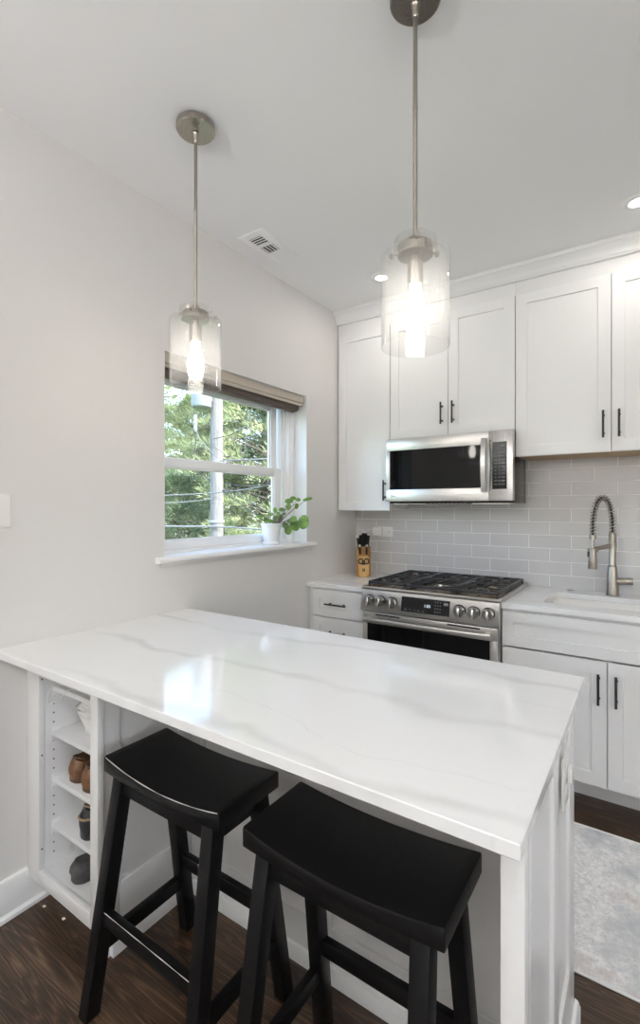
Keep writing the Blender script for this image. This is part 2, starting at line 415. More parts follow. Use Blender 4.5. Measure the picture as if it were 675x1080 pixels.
def tag(o, label=None, cat=None, group=None, kind=None):
    if label: o['label'] = label
    if cat: o['category'] = cat
    if group: o['group'] = group
    if kind: o['kind'] = kind
    return o
def thing(name, loc, label, cat, group=None, rz=0.0):
    o = bpy.data.objects.new(name, None); COL.objects.link(o); o.empty_display_size = 0.05
    o.location = loc; o.rotation_euler = (0, 0, rz); return tag(o, label, cat, group)
def struct(o, label=None): o['kind'] = 'structure'; o['category'] = 'structure' if False else o.name.split('_')[0]; o['label'] = label; return o
def copy_tree(o, parent=None):
    c = o.copy(); COL.objects.link(c)
    if parent is not None: c.parent = parent
    for ch in list(o.children): copy_tree(ch, c)
    return c
def text_part(name, body, size, loc, rot, mat, root, extrude=0.0004):
    cu = bpy.data.curves.new(name, 'FONT'); cu.body = body; cu.size = size; cu.extrude = extrude
    cu.align_x = 'CENTER'; cu.align_y = 'CENTER'
    tmp = bpy.data.objects.new(name + '_source', cu)
    me = bpy.data.meshes.new_from_object(tmp); bpy.data.objects.remove(tmp)
    me.transform(Matrix.Translation(Vector(loc)) @ rot.to_4x4())
    o = bpy.data.objects.new(name, me); COL.objects.link(o); me.materials.clear(); me.materials.append(mat)
    if root is not None:
        off = Vector((0, 0, 0)); r = root
        while r is not None: off += r.location; r = r.parent
        me.transform(Matrix.Translation(-off)); o.parent = root
    return o

# ------------------------------------------------------------------ room shell
RX, RY, HC, TW = 4.5, -6.0, 2.735, 0.22
WY0, WY1, WZ0, WZ1 = -1.737, -0.641, 1.165, 2.097     # window opening in the left wall
struct(MB().box(-TW, RX + TW, RY - TW, TW, -0.12, 0).build('floor', M_floor), 'dark stained oak plank floor')
struct(MB().box(-TW, RX + TW, RY - TW, TW, HC, HC + 0.15).build('ceiling', M_ceil), 'flat white ceiling')
w = MB()
w.box(-TW, 0, RY, WY0, 0, HC); w.box(-TW, 0, WY1, 0, 0, HC)
w.box(-TW, 0, WY0, WY1, 0, WZ0 - 0.028); w.box(-TW, 0, WY0, WY1, WZ1, HC)
struct(w.build('wall_left', M_wall, sharp=0), 'pale greige wall with the window')
struct(MB().box(-TW, RX + TW, 0.006, TW, 0, HC).build('wall_back', M_wall, sharp=0), 'wall behind the range and sink')
struct(MB().box(0.0, 2.6, 0.0, 0.008, 0.905, 1.9).build('backsplash', M_tile, sharp=0), 'light grey subway tile backsplash with pale grout')
# right and rear walls; invented opening in the right wall lets extra light in
w = MB(); a0, a1, b0, b1 = -4.0, -3.2, 1.2, 2.1
w.box(RX, RX + TW, RY, a0, 0, HC); w.box(RX, RX + TW, a1, 0, 0, HC); w.box(RX, RX + TW, a0, a1, 0, b0); w.box(RX, RX + TW, a0, a1, b1, HC)
struct(w.build('wall_right', M_wall, sharp=0), 'greige wall on the right')
w = MB(); w.box(-TW, RX + TW, RY - TW, RY, 0, HC)
struct(w.build('wall_rear', M_wall, sharp=0), 'greige wall behind the camera')
def board_prof(x0, s=1):   # baseboard profile in (x, z)
    return [(x0, 0), (x0 + s * 0.026, 0), (x0 + s * 0.026, 0.012), (x0 + s * 0.018, 0.022), (x0 + s * 0.016, 0.115), (x0 + s * 0.012, 0.128), (x0, 0.131)]
bb = MB(); bb.prism(board_prof(0.0), 1, RY, -2.236)
struct(bb.build('baseboard_left', M_trim), 'white baseboard along the left wall')

# ------------------------------------------------------------------ window
win = bpy.data.objects.new('window_1', None); COL.objects.link(win); win.location = (0, (WY0 + WY1) / 2, WZ0)
tag(win, 'white double-hung window above the peninsula', 'window', kind='structure')
lin = MB(); T = 0.002
lin.box(-0.2, -0.001, WY1 - T, WY1, WZ0, WZ1); lin.box(-0.2, -0.001, WY0, WY0 + T, WZ0, WZ1); lin.box(-0.2, -0.001, WY0 + T, WY1 - T, WZ1 - T, WZ1)
lin.build('jamb_lining', M_trim, win, sharp=0)
fr = MB()
for s, ye in ((-1, WY1 - T), (1, WY0 + T)):      # stepped vinyl jambs
    for wd, xa, xb in ((0.022, -0.205, -0.098), (0.040, -0.205, -0.112), (0.050, -0.205, -0.104), (0.062, -0.205, -0.130), (0.078, -0.205, -0.139)):
        if s > 0: wd = min(wd, 0.034)
        y2 = ye + s * wd; fr.box(xa, xb, min(ye, y2), max(ye, y2), WZ0, WZ1 - T, 0.002)
fr.box(-0.205, -0.112, WY0 + T, WY1 - T, WZ1 - T - 0.045, WZ1 - T, 0.002)
fr.box(-0.205, -0.112, WY0 + T, WY1 - T, WZ0 - 0.01, WZ0 + 0.012, 0.002)
fr.build('window_frame', M_vinyl, win)
def sash(name, xb, xf, y0, y1, z0, z1, st, rb, rt, gx):
    m = MB()
    m.box(xb, xf, y0, y0 + st, z0, z1, 0.003); m.box(xb, xf, y1 - st, y1, z0, z1, 0.003)
    m.box(xb, xf - 0.0005, y0 + st, y1 - st, z0, z0 + rb, 0.003); m.box(xb, xf - 0.0005, y0 + st, y1 - st, z1 - rt, z1, 0.003)
    for (p0, p1, q0, q1) in ((y0 + st, y0 + st + 0.008, z0 + rb, z1 - rt), (y1 - st - 0.008, y1 - st, z0 + rb, z1 - rt)):
        m.box(gx - 0.004, xf - 0.01, p0, p1, q0, q1)
    m.box(gx - 0.004, xf - 0.01, y0 + st, y1 - st, z0 + rb, z0 + rb + 0.008); m.box(gx - 0.004, xf - 0.01, y0 + st, y1 - st, z1 - rt - 0.008, z1 - rt)
    o = m.build(name, M_vinyl, win)
    MB().box(gx - 0.003, gx, y0 + st, y1 - st, z0 + rb, z1 - rt).build('glass_pane', M_pane, o, sharp=0)
    return o
ls = sash('lower_sash', -0.165, -0.135, -1.703, -0.737, WZ0 + 0.012, 1.634, 0.062, 0.045, 0.046, -0.152)
us = sash('upper_sash', -0.200, -0.169, -1.703, -0.737, 1.592, WZ1 - 0.058, 0.056, 0.04, 0.034, -0.187)
MB().box(-0.150, -0.136, -1.22, -1.17, 1.634, 1.648, 0.003).build('sash_lock', M_vinyl, ls)
st = MB(); st.prism([(-0.135, 1.139), (0.026, 1.139), (0.034, 1.145), (0.036, 1.153), (0.033, 1.161), (0.026, 1.166), (-0.135, 1.166)], 1, -1.785, -0.573, 0.0)
struct(st.build('trim_1', M_trim), 'white window sill with a rounded nose')
st2 = MB(); st2.prism([(0.0, 1.120), (0.010, 1.120), (0.016, 1.132), (0.016, 1.139), (0.0, 1.139)], 1, -1.765, -0.593)
struct(st2.build('trim_2', M_wall), 'narrow moulding under the window sill')
rs = thing('roller_shade', (-0.05, -1.19, 2.03), 'rolled-up taupe roller shade at the top of the window', 'window shade')
m = MB(); m.prism([(-0.098, 2.094), (-0.016, 2.094), (-0.016, 2.050), (-0.021, 2.047), (-0.021, 2.030), (-0.028, 2.030), (-0.028, 2.08), (-0.098, 2.08)], 1, WY0 + 0.014, -0.656)
m.build('fascia', M_fab, rs, sharp=15)
MB().cyl((-0.066, WY0 + 0.02, 2.026), (-0.066, -0.672, 2.026), 0.026, n=28).build('fabric_roll', M_bronze, rs)
MB().box(-0.075, -0.055, WY0 + 0.03, -0.690, 1.990, 2.006, 0.005).build('hem_bar', M_bronze, rs)

# ------------------------------------------------------------------ counters
def slab(name, outer, z0, z1, label, hole=None):
    bm = bmesh.new()
    def loop(pts, z): return [bm.verts.new((x, y, z)) for x, y in pts]
    def wall(A, B):
        for i in range(len(A)): bm.faces.new([A[i], A[(i + 1) % len(A)], B[(i + 1) % len(A)], B[i]])
    e = 0.002
    x0, x1, y0, y1 = outer
    rect = lambda i: [(x0 + i, y0 + i), (x1 - i, y0 + i), (x1 - i, y1 - i), (x0 + i, y1 - i)]
    b0 = loop(rect(e), z0); b1 = loop(rect(0), z0 + e); t1 = loop(rect(0), z1 - e); t0 = loop(rect(e), z1)
    wall(b0, b1); wall(b1, t1); wall(t1, t0)
    if hole is None:
        bm.faces.new(t0); bm.faces.new(b0[::-1])
    else:
        hb = loop(hole, z0); ht = loop(hole, z1); wall(hb, ht)
        for A, H in ((t0, ht), (b0, hb)):
            ed = []
            for L in (A, H):
                for i in range(len(L)):
                    q = bm.edges.get((L[i], L[(i + 1) % len(L)])) or bm.edges.new((L[i], L[(i + 1) % len(L)])); ed.append(q)
            bmesh.ops.triangle_fill(bm, edges=ed, use_beauty=True)
    mb = MB(); mb.bm.free(); mb.bm = bm
    return tag(mb.build(name, M_quartz, sharp=20), label, 'countertop')
slab('quartz_countertop', (0.001, 1.653, -2.424, -1.608), 0.889, 0.914, 'long white veined quartz top of the peninsula over the black stools')
slab('quartz_countertop', (0.001, 0.4225, -0.645, -0.001), 0.887, 0.914, 'short white quartz counter in the corner, under the knife block')
def rrect(x0, x1, y0, y1, r, k=6):
    out = []
    for cx, cy, a in ((x1 - r, y1 - r, 0), (x0 + r, y1 - r, 90), (x0 + r, y0 + r, 180), (x1 - r, y0 + r, 270)):
        for i in range(k + 1):
            t = math.radians(a + 90 * i / k); out.append((cx + r * math.cos(t), cy + r * math.sin(t)))
    return out
SINK = (1.365, 2.06, -0.515, -0.165)
slab('quartz_countertop', (1.1895, 2.45, -0.645, -0.001), 0.887, 0.914, 'white quartz counter around the sink and faucet', rrect(*SINK, 0.03))
# sink basin under the cut-out
sk = thing('kitchen_sink', (1.71, -0.34, 0.68), 'off-white undermount sink set in the counter under the spring faucet', 'sink')
bm = bmesh.new(); Ls = []
for off, z, r in ((0.012, 0.886, 0.04), (-0.004, 0.886, 0.03), (-0.002, 0.86, 0.03), (0.0, 0.74, 0.03), (-0.02, 0.705, 0.04), (-0.05, 0.70, 0.04)):
    Ls.append([bm.verts.new((x, y, z)) for x, y in rrect(SINK[0] - off, SINK[1] + off, SINK[2] - off, SINK[3] + off, r)])
for A, B in zip(Ls, Ls[1:]):
    for i in range(len(A)): bm.faces.new([A[i], A[(i + 1) % len(A)], B[(i + 1) % len(A)], B[i]])
bm.faces.new(Ls[-1])
mb = MB(); mb.bm.free(); mb.bm = bm; bo = mb.build('basin', M_sink, sk)
so = bo.modifiers.new('wall', 'SOLIDIFY'); so.thickness = 0.004; so.offset = -1
MB().lathe([(0, 0.0), (0.03, 0.0), (0.043, 0.003), (0.045, 0.001), (0.045, -0.004)], (1.71, -0.30, 0.703), 32).build('drain', M_chrome, sk)

# ------------------------------------------------------------------ cabinets
def pull(root, p0, p1, out, name='handle', r=0.0055):
    """bar pull between p0 and p1 standing off the door along out."""
    p0, p1, out = Vector(p0), Vector(p1), Vector(out); d = (p1 - p0).normalized(); so = out * 0.03
    m = MB(); m.cyl(p0 + so, p1 + so, r, n=14)
    L = (p1 - p0).length
    for f in (0.17, 0.83):
        q = p0 + d * L * f; m.cyl(q + out * 0.0005, q + so, 0.0042, n=12); m.cyl(q + out * 0.0005, q + out * 0.003, 0.007, n=12)
    return m.build(name, M_black, root)
FY = -0.289    # upper cabinet door fronts
YB = 0.0
def door(root, x0, x1, z0, z1, y, sw=0.058, name='door'):
    return MB().shaker((x0, y, z0), (1, 0, 0), (0, 0, 1), (0, -1, 0), x1 - x0, z1 - z0, 0.019, sw).build(name, M_cab, root, sharp=25)
def upper(x0, x1, z0, label):
    c = thing('upper_cabinet', ((x0 + x1) / 2, FY / 2, z0), label, 'cabinet', 'white wall cabinets')
    m = MB(); y0 = FY + 0.0205
    m.box(x0, x1, y0, -0.0005, z0 + 0.004, 2.66, 0.001)
    m.build('body', M_cab, c)
    return c
ZT = 2.578
c = upper(0.003, 0.4125, 1.367, 'tall white upper cabinet in the corner beside the window, single door'); d = door(c, 0.022, 0.4095, 1.367, ZT, FY)
pull(d, (0.378, FY, 1.432), (0.378, FY, 1.565), (0, -1, 0))
c = upper(0.4135, 1.1845, 1.822, 'white upper cabinet directly above the microwave, two short doors')
d = door(c, 0.4155, 0.7975, 1.826, ZT, FY); pull(d, (0.762, FY, 1.893), (0.762, FY, 2.025), (0, -1, 0))
d = door(c, 0.8005, 1.1825, 1.826, ZT, FY); pull(d, (0.832, FY, 1.893), (0.832, FY, 2.025), (0, -1, 0))
c = upper(1.1855, 2.11, 1.672, 'white upper cabinet above the sink and faucet, two tall doors')
d = door(c, 1.1875, 1.645, 1.672, ZT, FY); pull(d, (1.612, FY, 1.742), (1.612, FY, 1.880), (0, -1, 0))
d = door(c, 1.6485, 2.106, 1.672, ZT, FY); pull(d, (1.681, FY, 1.742), (1.681, FY, 1.880), (0, -1, 0))
MB().box(1.205, 2.09, -0.262, -0.002, 1.670, 1.6755).build('underside', M_rawwood, c)
# frieze and crown moulding up to the ceiling
cr = MB()
prof = [(-0.001, 2.655), (FY + 0.005, 2.655), (FY + 0.001, 2.657), (FY - 0.002, 2.663), (FY - 0.006, 2.666), (FY - 0.010, 2.676), (FY - 0.020, 2.692), (FY - 0.034, 2.706), (FY - 0.040, 2.712), (FY - 0.046, 2.714), (FY - 0.048, 2.722), (FY - 0.048, 2.7345), (-0.001, 2.7345)]
cr.prism(prof, 0, 0.001, 2.6)
struct(cr.build('trim_3', M_cab, sharp=25), 'white crown moulding along the top of the upper cabinets')
MB_ = MB().box(2.1115, 2.6, FY + 0.004, -0.001, 1.672, 2.655, 0.001)
co = thing('upper_cabinet', (2.35, -0.15, 1.672), 'plain white upper cabinet after the two-door cabinet over the sink', 'cabinet', 'white wall cabinets')
MB_.build('body', M_cab, co)

BY = -0.635    # base cabinet fronts
def base_body(c, x0, x1):
    m = MB(); m.box(x0, x1, BY + 0.0205, -0.002, 0.115, 0.886, 0.001); m.build('body', M_cab, c)
    MB().box(x0, x1, -0.492, -0.40, 0.0, 0.113).build('toe_kick', M_cab, c)
c = thing('base_cabinet', (0.21, -0.32, 0), 'white drawer base cabinet in the corner under the knife block', 'cabinet', 'white base cabinets')
base_body(c, 0.003, 0.4205)
for z0, z1 in ((0.713, 0.872), (0.425, 0.704), (0.128, 0.416)):
    d = MB().shaker((0.044, BY, z0), (1, 0, 0), (0, 0, 1), (0, -1, 0), 0.370, z1 - z0, 0.019, 0.05).build('drawer', M_cab, c, sharp=25)
    zz = (z0 + z1) / 2 if z1 - z0 < 0.2 else z1 - 0.085
    pull(d, (0.150, BY - 0.001, zz), (0.300, BY - 0.001, zz), (0, -1, 0))
c = thing('sink_cabinet', (1.65, -0.32, 0), 'white sink base cabinet under the faucet, two doors with black bar handles', 'cabinet', 'white base cabinets')
m = MB()   # open-topped carcass so the basin has room
for (a, b, y0, y1, z0, z1) in ((1.1915, 1.21, BY + 0.0205, -0.002, 0.115, 0.886), (2.09, 2.108, BY + 0.0205, -0.002, 0.115, 0.886), (1.21, 2.09, BY + 0.0205, BY + 0.04, 0.70, 0.886), (1.21, 2.09, -0.02, -0.002, 0.115, 0.886), (1.21, 2.09, BY + 0.0205, -0.02, 0.115, 0.135), (1.63, 1.668, BY + 0.0205, BY + 0.04, 0.135, 0.70)):
    m.box(a, b, y0, y1, z0, z1)
m.build('body', M_cab, c)
MB().box(1.1915, 2.45, -0.492, -0.40, 0.0, 0.113).build('toe_kick', M_cab, c)
MB().shaker((1.197, BY, 0.703), (1, 0, 0), (0, 0, 1), (0, -1, 0), 0.905, 0.170, 0.019, 0.052).build('drawer_front', M_cab, c, sharp=25)
d = door(c, 1.197, 1.6475, 0.128, 0.694, BY); pull(d, (1.616, BY, 0.505), (1.616, BY, 0.643), (0, -1, 0))
d = door(c, 1.6515, 2.102, 0.128, 0.694, BY); pull(d, (1.684, BY, 0.505), (1.684, BY, 0.643), (0, -1, 0))
c = thing('base_cabinet', (2.28, -0.32, 0), 'white base cabinet at the far end of the sink counter', 'cabinet', 'white base cabinets')
m = MB().box(2.1095, 2.45, BY + 0.0205, -0.002, 0.115, 0.886, 0.001); m.build('body', M_cab, c)
d = door(c, 2.112, 2.448, 0.128, 0.872, BY)

# ------------------------------------------------------------------ peninsula: open shelf unit
PF, PX, PK = -2.32, 0.437, -1.95     # front plane, right side, plane of the knee-space back
sc = thing('shelf_cabinet', (0.22, -2.1, 0), 'narrow white open shelf unit for shoes under the peninsula top', 'cabinet')
m = MB()
m.box(0.002, 0.086, PF, PF + 0.02, 0.105, 0.888, 0.001); m.box(0.397, PX, PF, PF + 0.02, 0.105, 0.888, 0.001)
m.box(0.086, 0.397, PF, PF + 0.02, 0.105, 0.150, 0.001); m.box(0.086, 0.397, PF, PF + 0.02, 0.815, 0.888, 0.001)
m.build('face_frame', M_cab, sc)
m = MB(); m.box(0.068, 0.0855, PF + 0.0205, -1.63, 0.115, 0.888); m.build('side_panel', M_mel, sc, sharp=0)
m = MB(); m.box(0.3975, 0.412, PF + 0.0205, -1.63, 0.115, 0.888); m.build('side_panel', M_mel, sc, sharp=0)
MB().box(0.0860, 0.397, -1.965, -1.95, 0.115, 0.888).build('back_panel', M_mel, sc, sharp=0)
MB().box(0.0860, 0.397, PF + 0.0205, -1.966, 0.130, 0.1475).build('bottom_panel', M_mel, sc, sharp=0)
for z in (0.610, 0.449, 0.288, 0.769):
    MB().box(0.0865, 0.3965, -2.274, -1.967, z - 0.017, z, 0.0012).build('shelf', M_mel, sc)
    for y in (-2.272, -2.03): MB().box(0.0858, 0.0878, y - 0.006, y + 0.022, z - 0.034, z + 0.014, 0.001).build('shelf_clip', M_vinyl, sc)
m = MB()
for y in (-2.27, -2.03):
    k = 0
    z = 0.19
    while z < 0.87:
        m.cyl((0.0852, y, z), (0.0862, y, z), 0.0028, n=10); z += 0.0322
for z in (0.22, 0.54, 0.80): m.cyl((0.0855, -2.310, z), (0.0865, -2.310, z), 0.003, n=10)
m.build('hole_pattern', M_hole, sc)
MB().box(0.03, 0.42, PF + 0.075, PF + 0.09, 0, 0.128).build('toe_kick', M_cab, sc)
# finished side towards the stools, framed like a door
m = MB(); SXF = 0.425
m.box(0.4125, SXF - 0.008, PF + 0.0205, -1.9505, 0.0, 0.888)
for (y0, y1, z0, z1) in ((PF + 0.024, -2.237, 0.0, 0.888), (-2.006, -1.9505, 0.0, 0.888), (-2.237, -2.006, 0.0, 0.205), (-2.237, -2.006, 0.83, 0.888)):
    m.box(SXF - 0.010, SXF, y0, y1, z0, z1, 0.001)
m.build('finished_side', M_cab, sc)
MB().prism([(SXF, 0), (SXF + 0.014, 0), (SXF + 0.014, 0.030), (SXF + 0.008, 0.042), (SXF, 0.045)], 1, PF + 0.05, -1.964).build('base_trim', M_trim, sc)

# peninsula base behind the stools, end post and end panel
pb = thing('peninsula_base', (1.05, -1.85, 0), 'white panelled peninsula base behind the stools, with a post at its right end', 'cabinet')
m = MB(); m.box(0.4255, 1.60, PK + 0.0105, -1.70, 0.0, 0.8885); m.build('body', M_cab, pb)
m = MB()
for (x0, x1, z0, z1) in ((0.4255, 0.49, 0, 0.888), (0.97, 1.03, 0, 0.888), (1.535, 1.598, 0, 0.888), (0.49, 0.97, 0, 0.150), (1.03, 1.535, 0, 0.150), (0.49, 0.97, 0.83, 0.888), (1.03, 1.535, 0.83, 0.888)):
    m.box(x0, x1, PK, PK + 0.0104, z0, z1, 0.001)
m.build('back_panel', M_cab, pb)
MB().prism([(PK, 0), (PK - 0.014, 0), (PK - 0.014, 0.030), (PK - 0.008, 0.042), (PK, 0.045)], 0, 0.4395, 1.598).build('base_trim', M_trim, pb)
EX = 1.638
m = MB(); m.box(1.6, EX, PF, PF + 0.04, 0, 0.888, 0.0015); m.build('post', M_cab, pb)
m = MB(); m.box(1.601, EX - 0.0085, PF + 0.0405, -1.70, 0, 0.888)
for (y0, y1, z0, z1) in ((PF + 0.0405, -2.262, 0, 0.888), (-2.030, -1.965, 0, 0.888), (-1.790, -1.70, 0, 0.888), (-2.262, -2.03, 0, 0.215), (-1.965, -1.79, 0, 0.215), (-2.262, -2.03, 0.835, 0.888), (-1.965, -1.79, 0.835, 0.888)):
    m.box(EX - 0.0095, EX, y0, y1, z0, z1, 0.001)
m.build('end_panel', M_cab, pb)
m = MB(); m.prism([(EX + 0.0002, 0), (EX + 0.014, 0), (EX + 0.014, 0.055), (EX + 0.008, 0.068), (EX + 0.0002, 0.072)], 1, PF, -1.686); m.build('base_trim', M_trim, pb)
ou = thing('wall_outlet', (EX, -1.885, 0.755), 'white outlet plate on the peninsula end panel facing the sink', 'outlet')
MB().box(EX + 0.0003, EX + 0.006, -1.93, -1.855, 0.70, 0.815, 0.002).build('plate', M_plastic, ou)
m = MB(); m.box(EX + 0.006, EX + 0.008, -1.91, -1.875, 0.765, 0.795, 0.001); m.box(EX + 0.006, EX + 0.008, -1.91, -1.875, 0.72, 0.75, 0.001); m.build('socket', M_plastic, ou)
pg = thing('plug_adapter', (EX + 0.02, -1.885, 0.78), 'small white plug pushed into the outlet on the peninsula end', 'plug')
MB().box(EX + 0.0082, EX + 0.018, -1.900, -1.872, 0.752, 0.785, 0.003).build('housing', M_plastic, pg)

# ------------------------------------------------------------------ bar stools
def make_stool(label):
    r = thing('bar_stool', (0, 0, 0), label, 'stool', 'black saddle-seat bar stools')
    L, D, ZE, SAG = 0.466, 0.222, 0.675, 0.026
    bm = bmesh.new(); n = 20; rows = []
    for i in range(n + 1):
        t = -1 + 2 * i / n; x = t * L / 2
        zt = ZE - SAG * (1 - t * t); zk = ZE - 0.015 * (1 - t * t); zb = ZE - 0.045 - 0.010 * (1 - t * t)
        y = D / 2
        rows.append([bm.verts.new(p) for p in ((x, -y + 0.002, zb), (x, -y, zb + 0.003), (x, -y, zt - 0.006), (x, -y + 0.002, zt - 0.0015), (x, -y + 0.007, zt), (x, y - 0.007, zk), (x, y - 0.002, zk - 0.0015), (x, y, zk - 0.006), (x, y, zb + 0.003), (x, y - 0.002, zb))])
    for A, B in zip(rows, rows[1:]):
        for k in range(10): bm.faces.new([A[k], A[(k + 1) % 10], B[(k + 1) % 10], B[k]])
    bm.faces.new(rows[0]); bm.faces.new(rows[-1][::-1])
    es = [e for e in bm.edges if len(e.link_faces) == 2 and any(len(f.verts) == 10 for f in e.link_faces)]
    bmesh.ops.bevel(bm, geom=es, offset=0.003, segments=2, profile=0.5, affect='EDGES')
    mb = MB(); mb.bm.free(); mb.bm = bm; seat = mb.build('seat', M_stool, r, True)
    w = MB()   # worn front upper edge, its bright highlight painted in as a pale line
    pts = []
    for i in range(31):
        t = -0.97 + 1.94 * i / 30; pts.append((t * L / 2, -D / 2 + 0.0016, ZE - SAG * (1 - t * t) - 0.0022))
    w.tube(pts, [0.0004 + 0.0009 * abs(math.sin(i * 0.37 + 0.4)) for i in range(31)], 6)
    w.build('worn_edge', M_wornhi, seat, True)
    lt = lambda sx, sy: Vector((sx * 0.183, sy * 0.078, 0.632)); lb = lambda sx, sy: Vector((sx * 0.203, sy * 0.172, 0.0))
    def at(sx, sy, z): f = (0.632 - z) / 0.632; return lt(sx, sy).lerp(lb(sx, sy), f)
    for sx in (-1, 1):
        for sy in (-1, 1):
            a, b = lt(sx, sy), lb(sx, sy); hx, hy = 0.019, 0.021
            q = lambda p: [p + Vector((-hx, -hy, 0)), p + Vector((hx, -hy, 0)), p + Vector((hx, hy, 0)), p + Vector((-hx, hy, 0))]
            MB().hexa(q(b), q(a), 0.002).build('leg', M_stool, r, True)
    for sy in (-1, 1):
        a, b = at(-1, sy, 0.602), at(1, sy, 0.602)
        MB().bar((a.x + 0.015, a.y, 0.602), (b.x - 0.015, b.y, 0.602), 0.02, 0.055, 0.0015).build('apron', M_stool, r, True)
        a, b = at(-1, sy, 0.255), at(1, sy, 0.255)
        MB().bar((a.x + 0.015, a.y, 0.255), (b.x - 0.015, b.y, 0.255), 0.022, 0.04, 0.002).build('stretcher', M_stool, r, True)
    for sx in (-1, 1):
        a, b = at(sx, -1, 0.602), at(sx, 1, 0.602)
        MB().bar((a.x, a.y + 0.015, 0.602), (b.x, b.y - 0.015, 0.602), 0.02, 0.055, 0.0015).build('apron', M_stool, r, True)
        a, b = at(sx, -1, 0.175), at(sx, 1, 0.175)
        MB().bar((a.x, a.y + 0.012, 0.175), (b.x, b.y - 0.012, 0.175), 0.022, 0.04, 0.002).build('stretcher', M_stool, r, True)
    return r
s1 = make_stool('black saddle-seat wooden bar stool next to the open shoe shelves')
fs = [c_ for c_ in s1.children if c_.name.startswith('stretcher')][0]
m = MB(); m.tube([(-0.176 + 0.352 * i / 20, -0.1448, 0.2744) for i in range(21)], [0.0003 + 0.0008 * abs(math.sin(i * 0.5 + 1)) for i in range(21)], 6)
m.build('worn_edge', M_wornhi, fs, True)  # highlight along the stretcher's worn upper edge, put in as pale colour
s1.location = (0.740, -2.233, 0)
s2 = copy_tree(s1)
for o_ in [q for ch in s2.children for q in ch.children if q.name.startswith('worn_edge')]: bpy.data.objects.remove(o_)
s2.location = (1.283, -2.236, 0)
s2['label'] = 'black saddle-seat wooden bar stool next to the white end post of the peninsula'

# ------------------------------------------------------------------ pendants
def make_pendant(label):
    r = thing('pendant_light', (0, 0, HC), label, 'lamp', 'glass pendants over the peninsula')
    Z = lambda z: z - HC
    MB().lathe([(0, -0.002), (0.062, -0.002), (0.066, -0.006), (0.0665, -0.022), (0.063, -0.026), (0.02, -0.0265), (0, -0.0265)], n=48).build('canopy', M_nickel, r, True)
    m = MB(); m.lathe([(0, -0.0262), (0.011, -0.0265), (0.012, -0.034), (0.0085, -0.040), (0.0085, -0.062), (0.0062, -0.066), (0, -0.066)], n=24)
    m.cyl((0.034, -0.02, -0.0262), (0.034, -0.02, -0.0295), 0.005, n=12); m.cyl((-0.034, 0.02, -0.0262), (-0.034, 0.02, -0.0295), 0.005, n=12)
    m.build('swivel', M_nickel, r, True)
    m = MB(); m.lathe([(0.0060, -0.05), (0.0060, Z(2.44)), (0.0066, Z(2.438)), (0.0066, Z(2.428)), (0.0060, Z(2.426)), (0.0060, Z(2.08))], n=20)
    m.build('rod', M_nickel, r, True)
    m = MB(); m.lathe([(0.006, Z(2.098)), (0.013, Z(2.096)), (0.014, Z(2.078)), (0.044, Z(2.074)), (0.0465, Z(2.070)), (0.0465, Z(2.047)), (0.045, Z(2.0455)), (0.0, Z(2.0455))], n=48)
    cap = m.build('shade_holder', M_nickel, r, True)
    for k in range(3):
        m = MB(); a = math.radians(-62 + 120 * k); c, s = math.cos(a), math.sin(a)
        m.cyl((c * 0.046, s * 0.046, Z(2.066)), (c * 0.070, s * 0.070, Z(2.066)), 0.0028, n=10); m.cyl((c * 0.068, s * 0.068, Z(2.066)), (c * 0.072, s * 0.072, Z(2.066)), 0.0075, n=18)
        m.build('thumb_screw', M_nickel, cap, True)
    MB().lathe([(0, Z(2.0455)), (0.012, Z(2.045)), (0.012, Z(2.030)), (0.0205, Z(2.027)), (0.0205, Z(1.972)), (0.019, Z(1.969)), (0, Z(1.969))], n=32).build('socket', M_nickel, r, True)
    # glass shade: neck, flat shoulder, straight cylinder, open below
    R, t = 0.0885, 0.0028
    prof = [(0.0525, Z(2.088)), (0.0545, Z(2.0885)), (0.0555, Z(2.086)), (0.0555, Z(2.056)), (0.058, Z(2.0505)), (0.080, Z(2.0485)), (0.086, Z(2.046)), (R, Z(2.040)), (R, Z(1.809)), (R - 0.001, Z(1.8065)), (R - t, Z(1.808)), (R - t, Z(2.038)), (0.0835, Z(2.0425)), (0.078, Z(2.0445)), (0.056, Z(2.0460)), (0.0525, Z(2.050))]
    MB().lathe(prof, n=64, close=True).build('glass_shade', M_shade, r, True, sharp=60)
    prof = [(0.0, Z(1.838)), (0.012, Z(1.840)), (0.022, Z(1.849)), (0.0265, Z(1.865)), (0.029, Z(1.885)), (0.0285, Z(1.900)), (0.0245, Z(1.919)), (0.0180, Z(1.940)), (0.0145, Z(1.952)), (0.0145, Z(1.968))]
    MB().lathe(prof, n=32).build('bulb', M_bulb, r, True, sharp=0)
    return r
p1 = make_pendant('pendant with clear glass cylinder in front of the window')
p1.location = (0.484, -1.982, HC)
p2 = copy_tree(p1); p2.location = (1.297, -1.957, HC)
p2['label'] = 'pendant with clear glass cylinder in front of the upper cabinets'

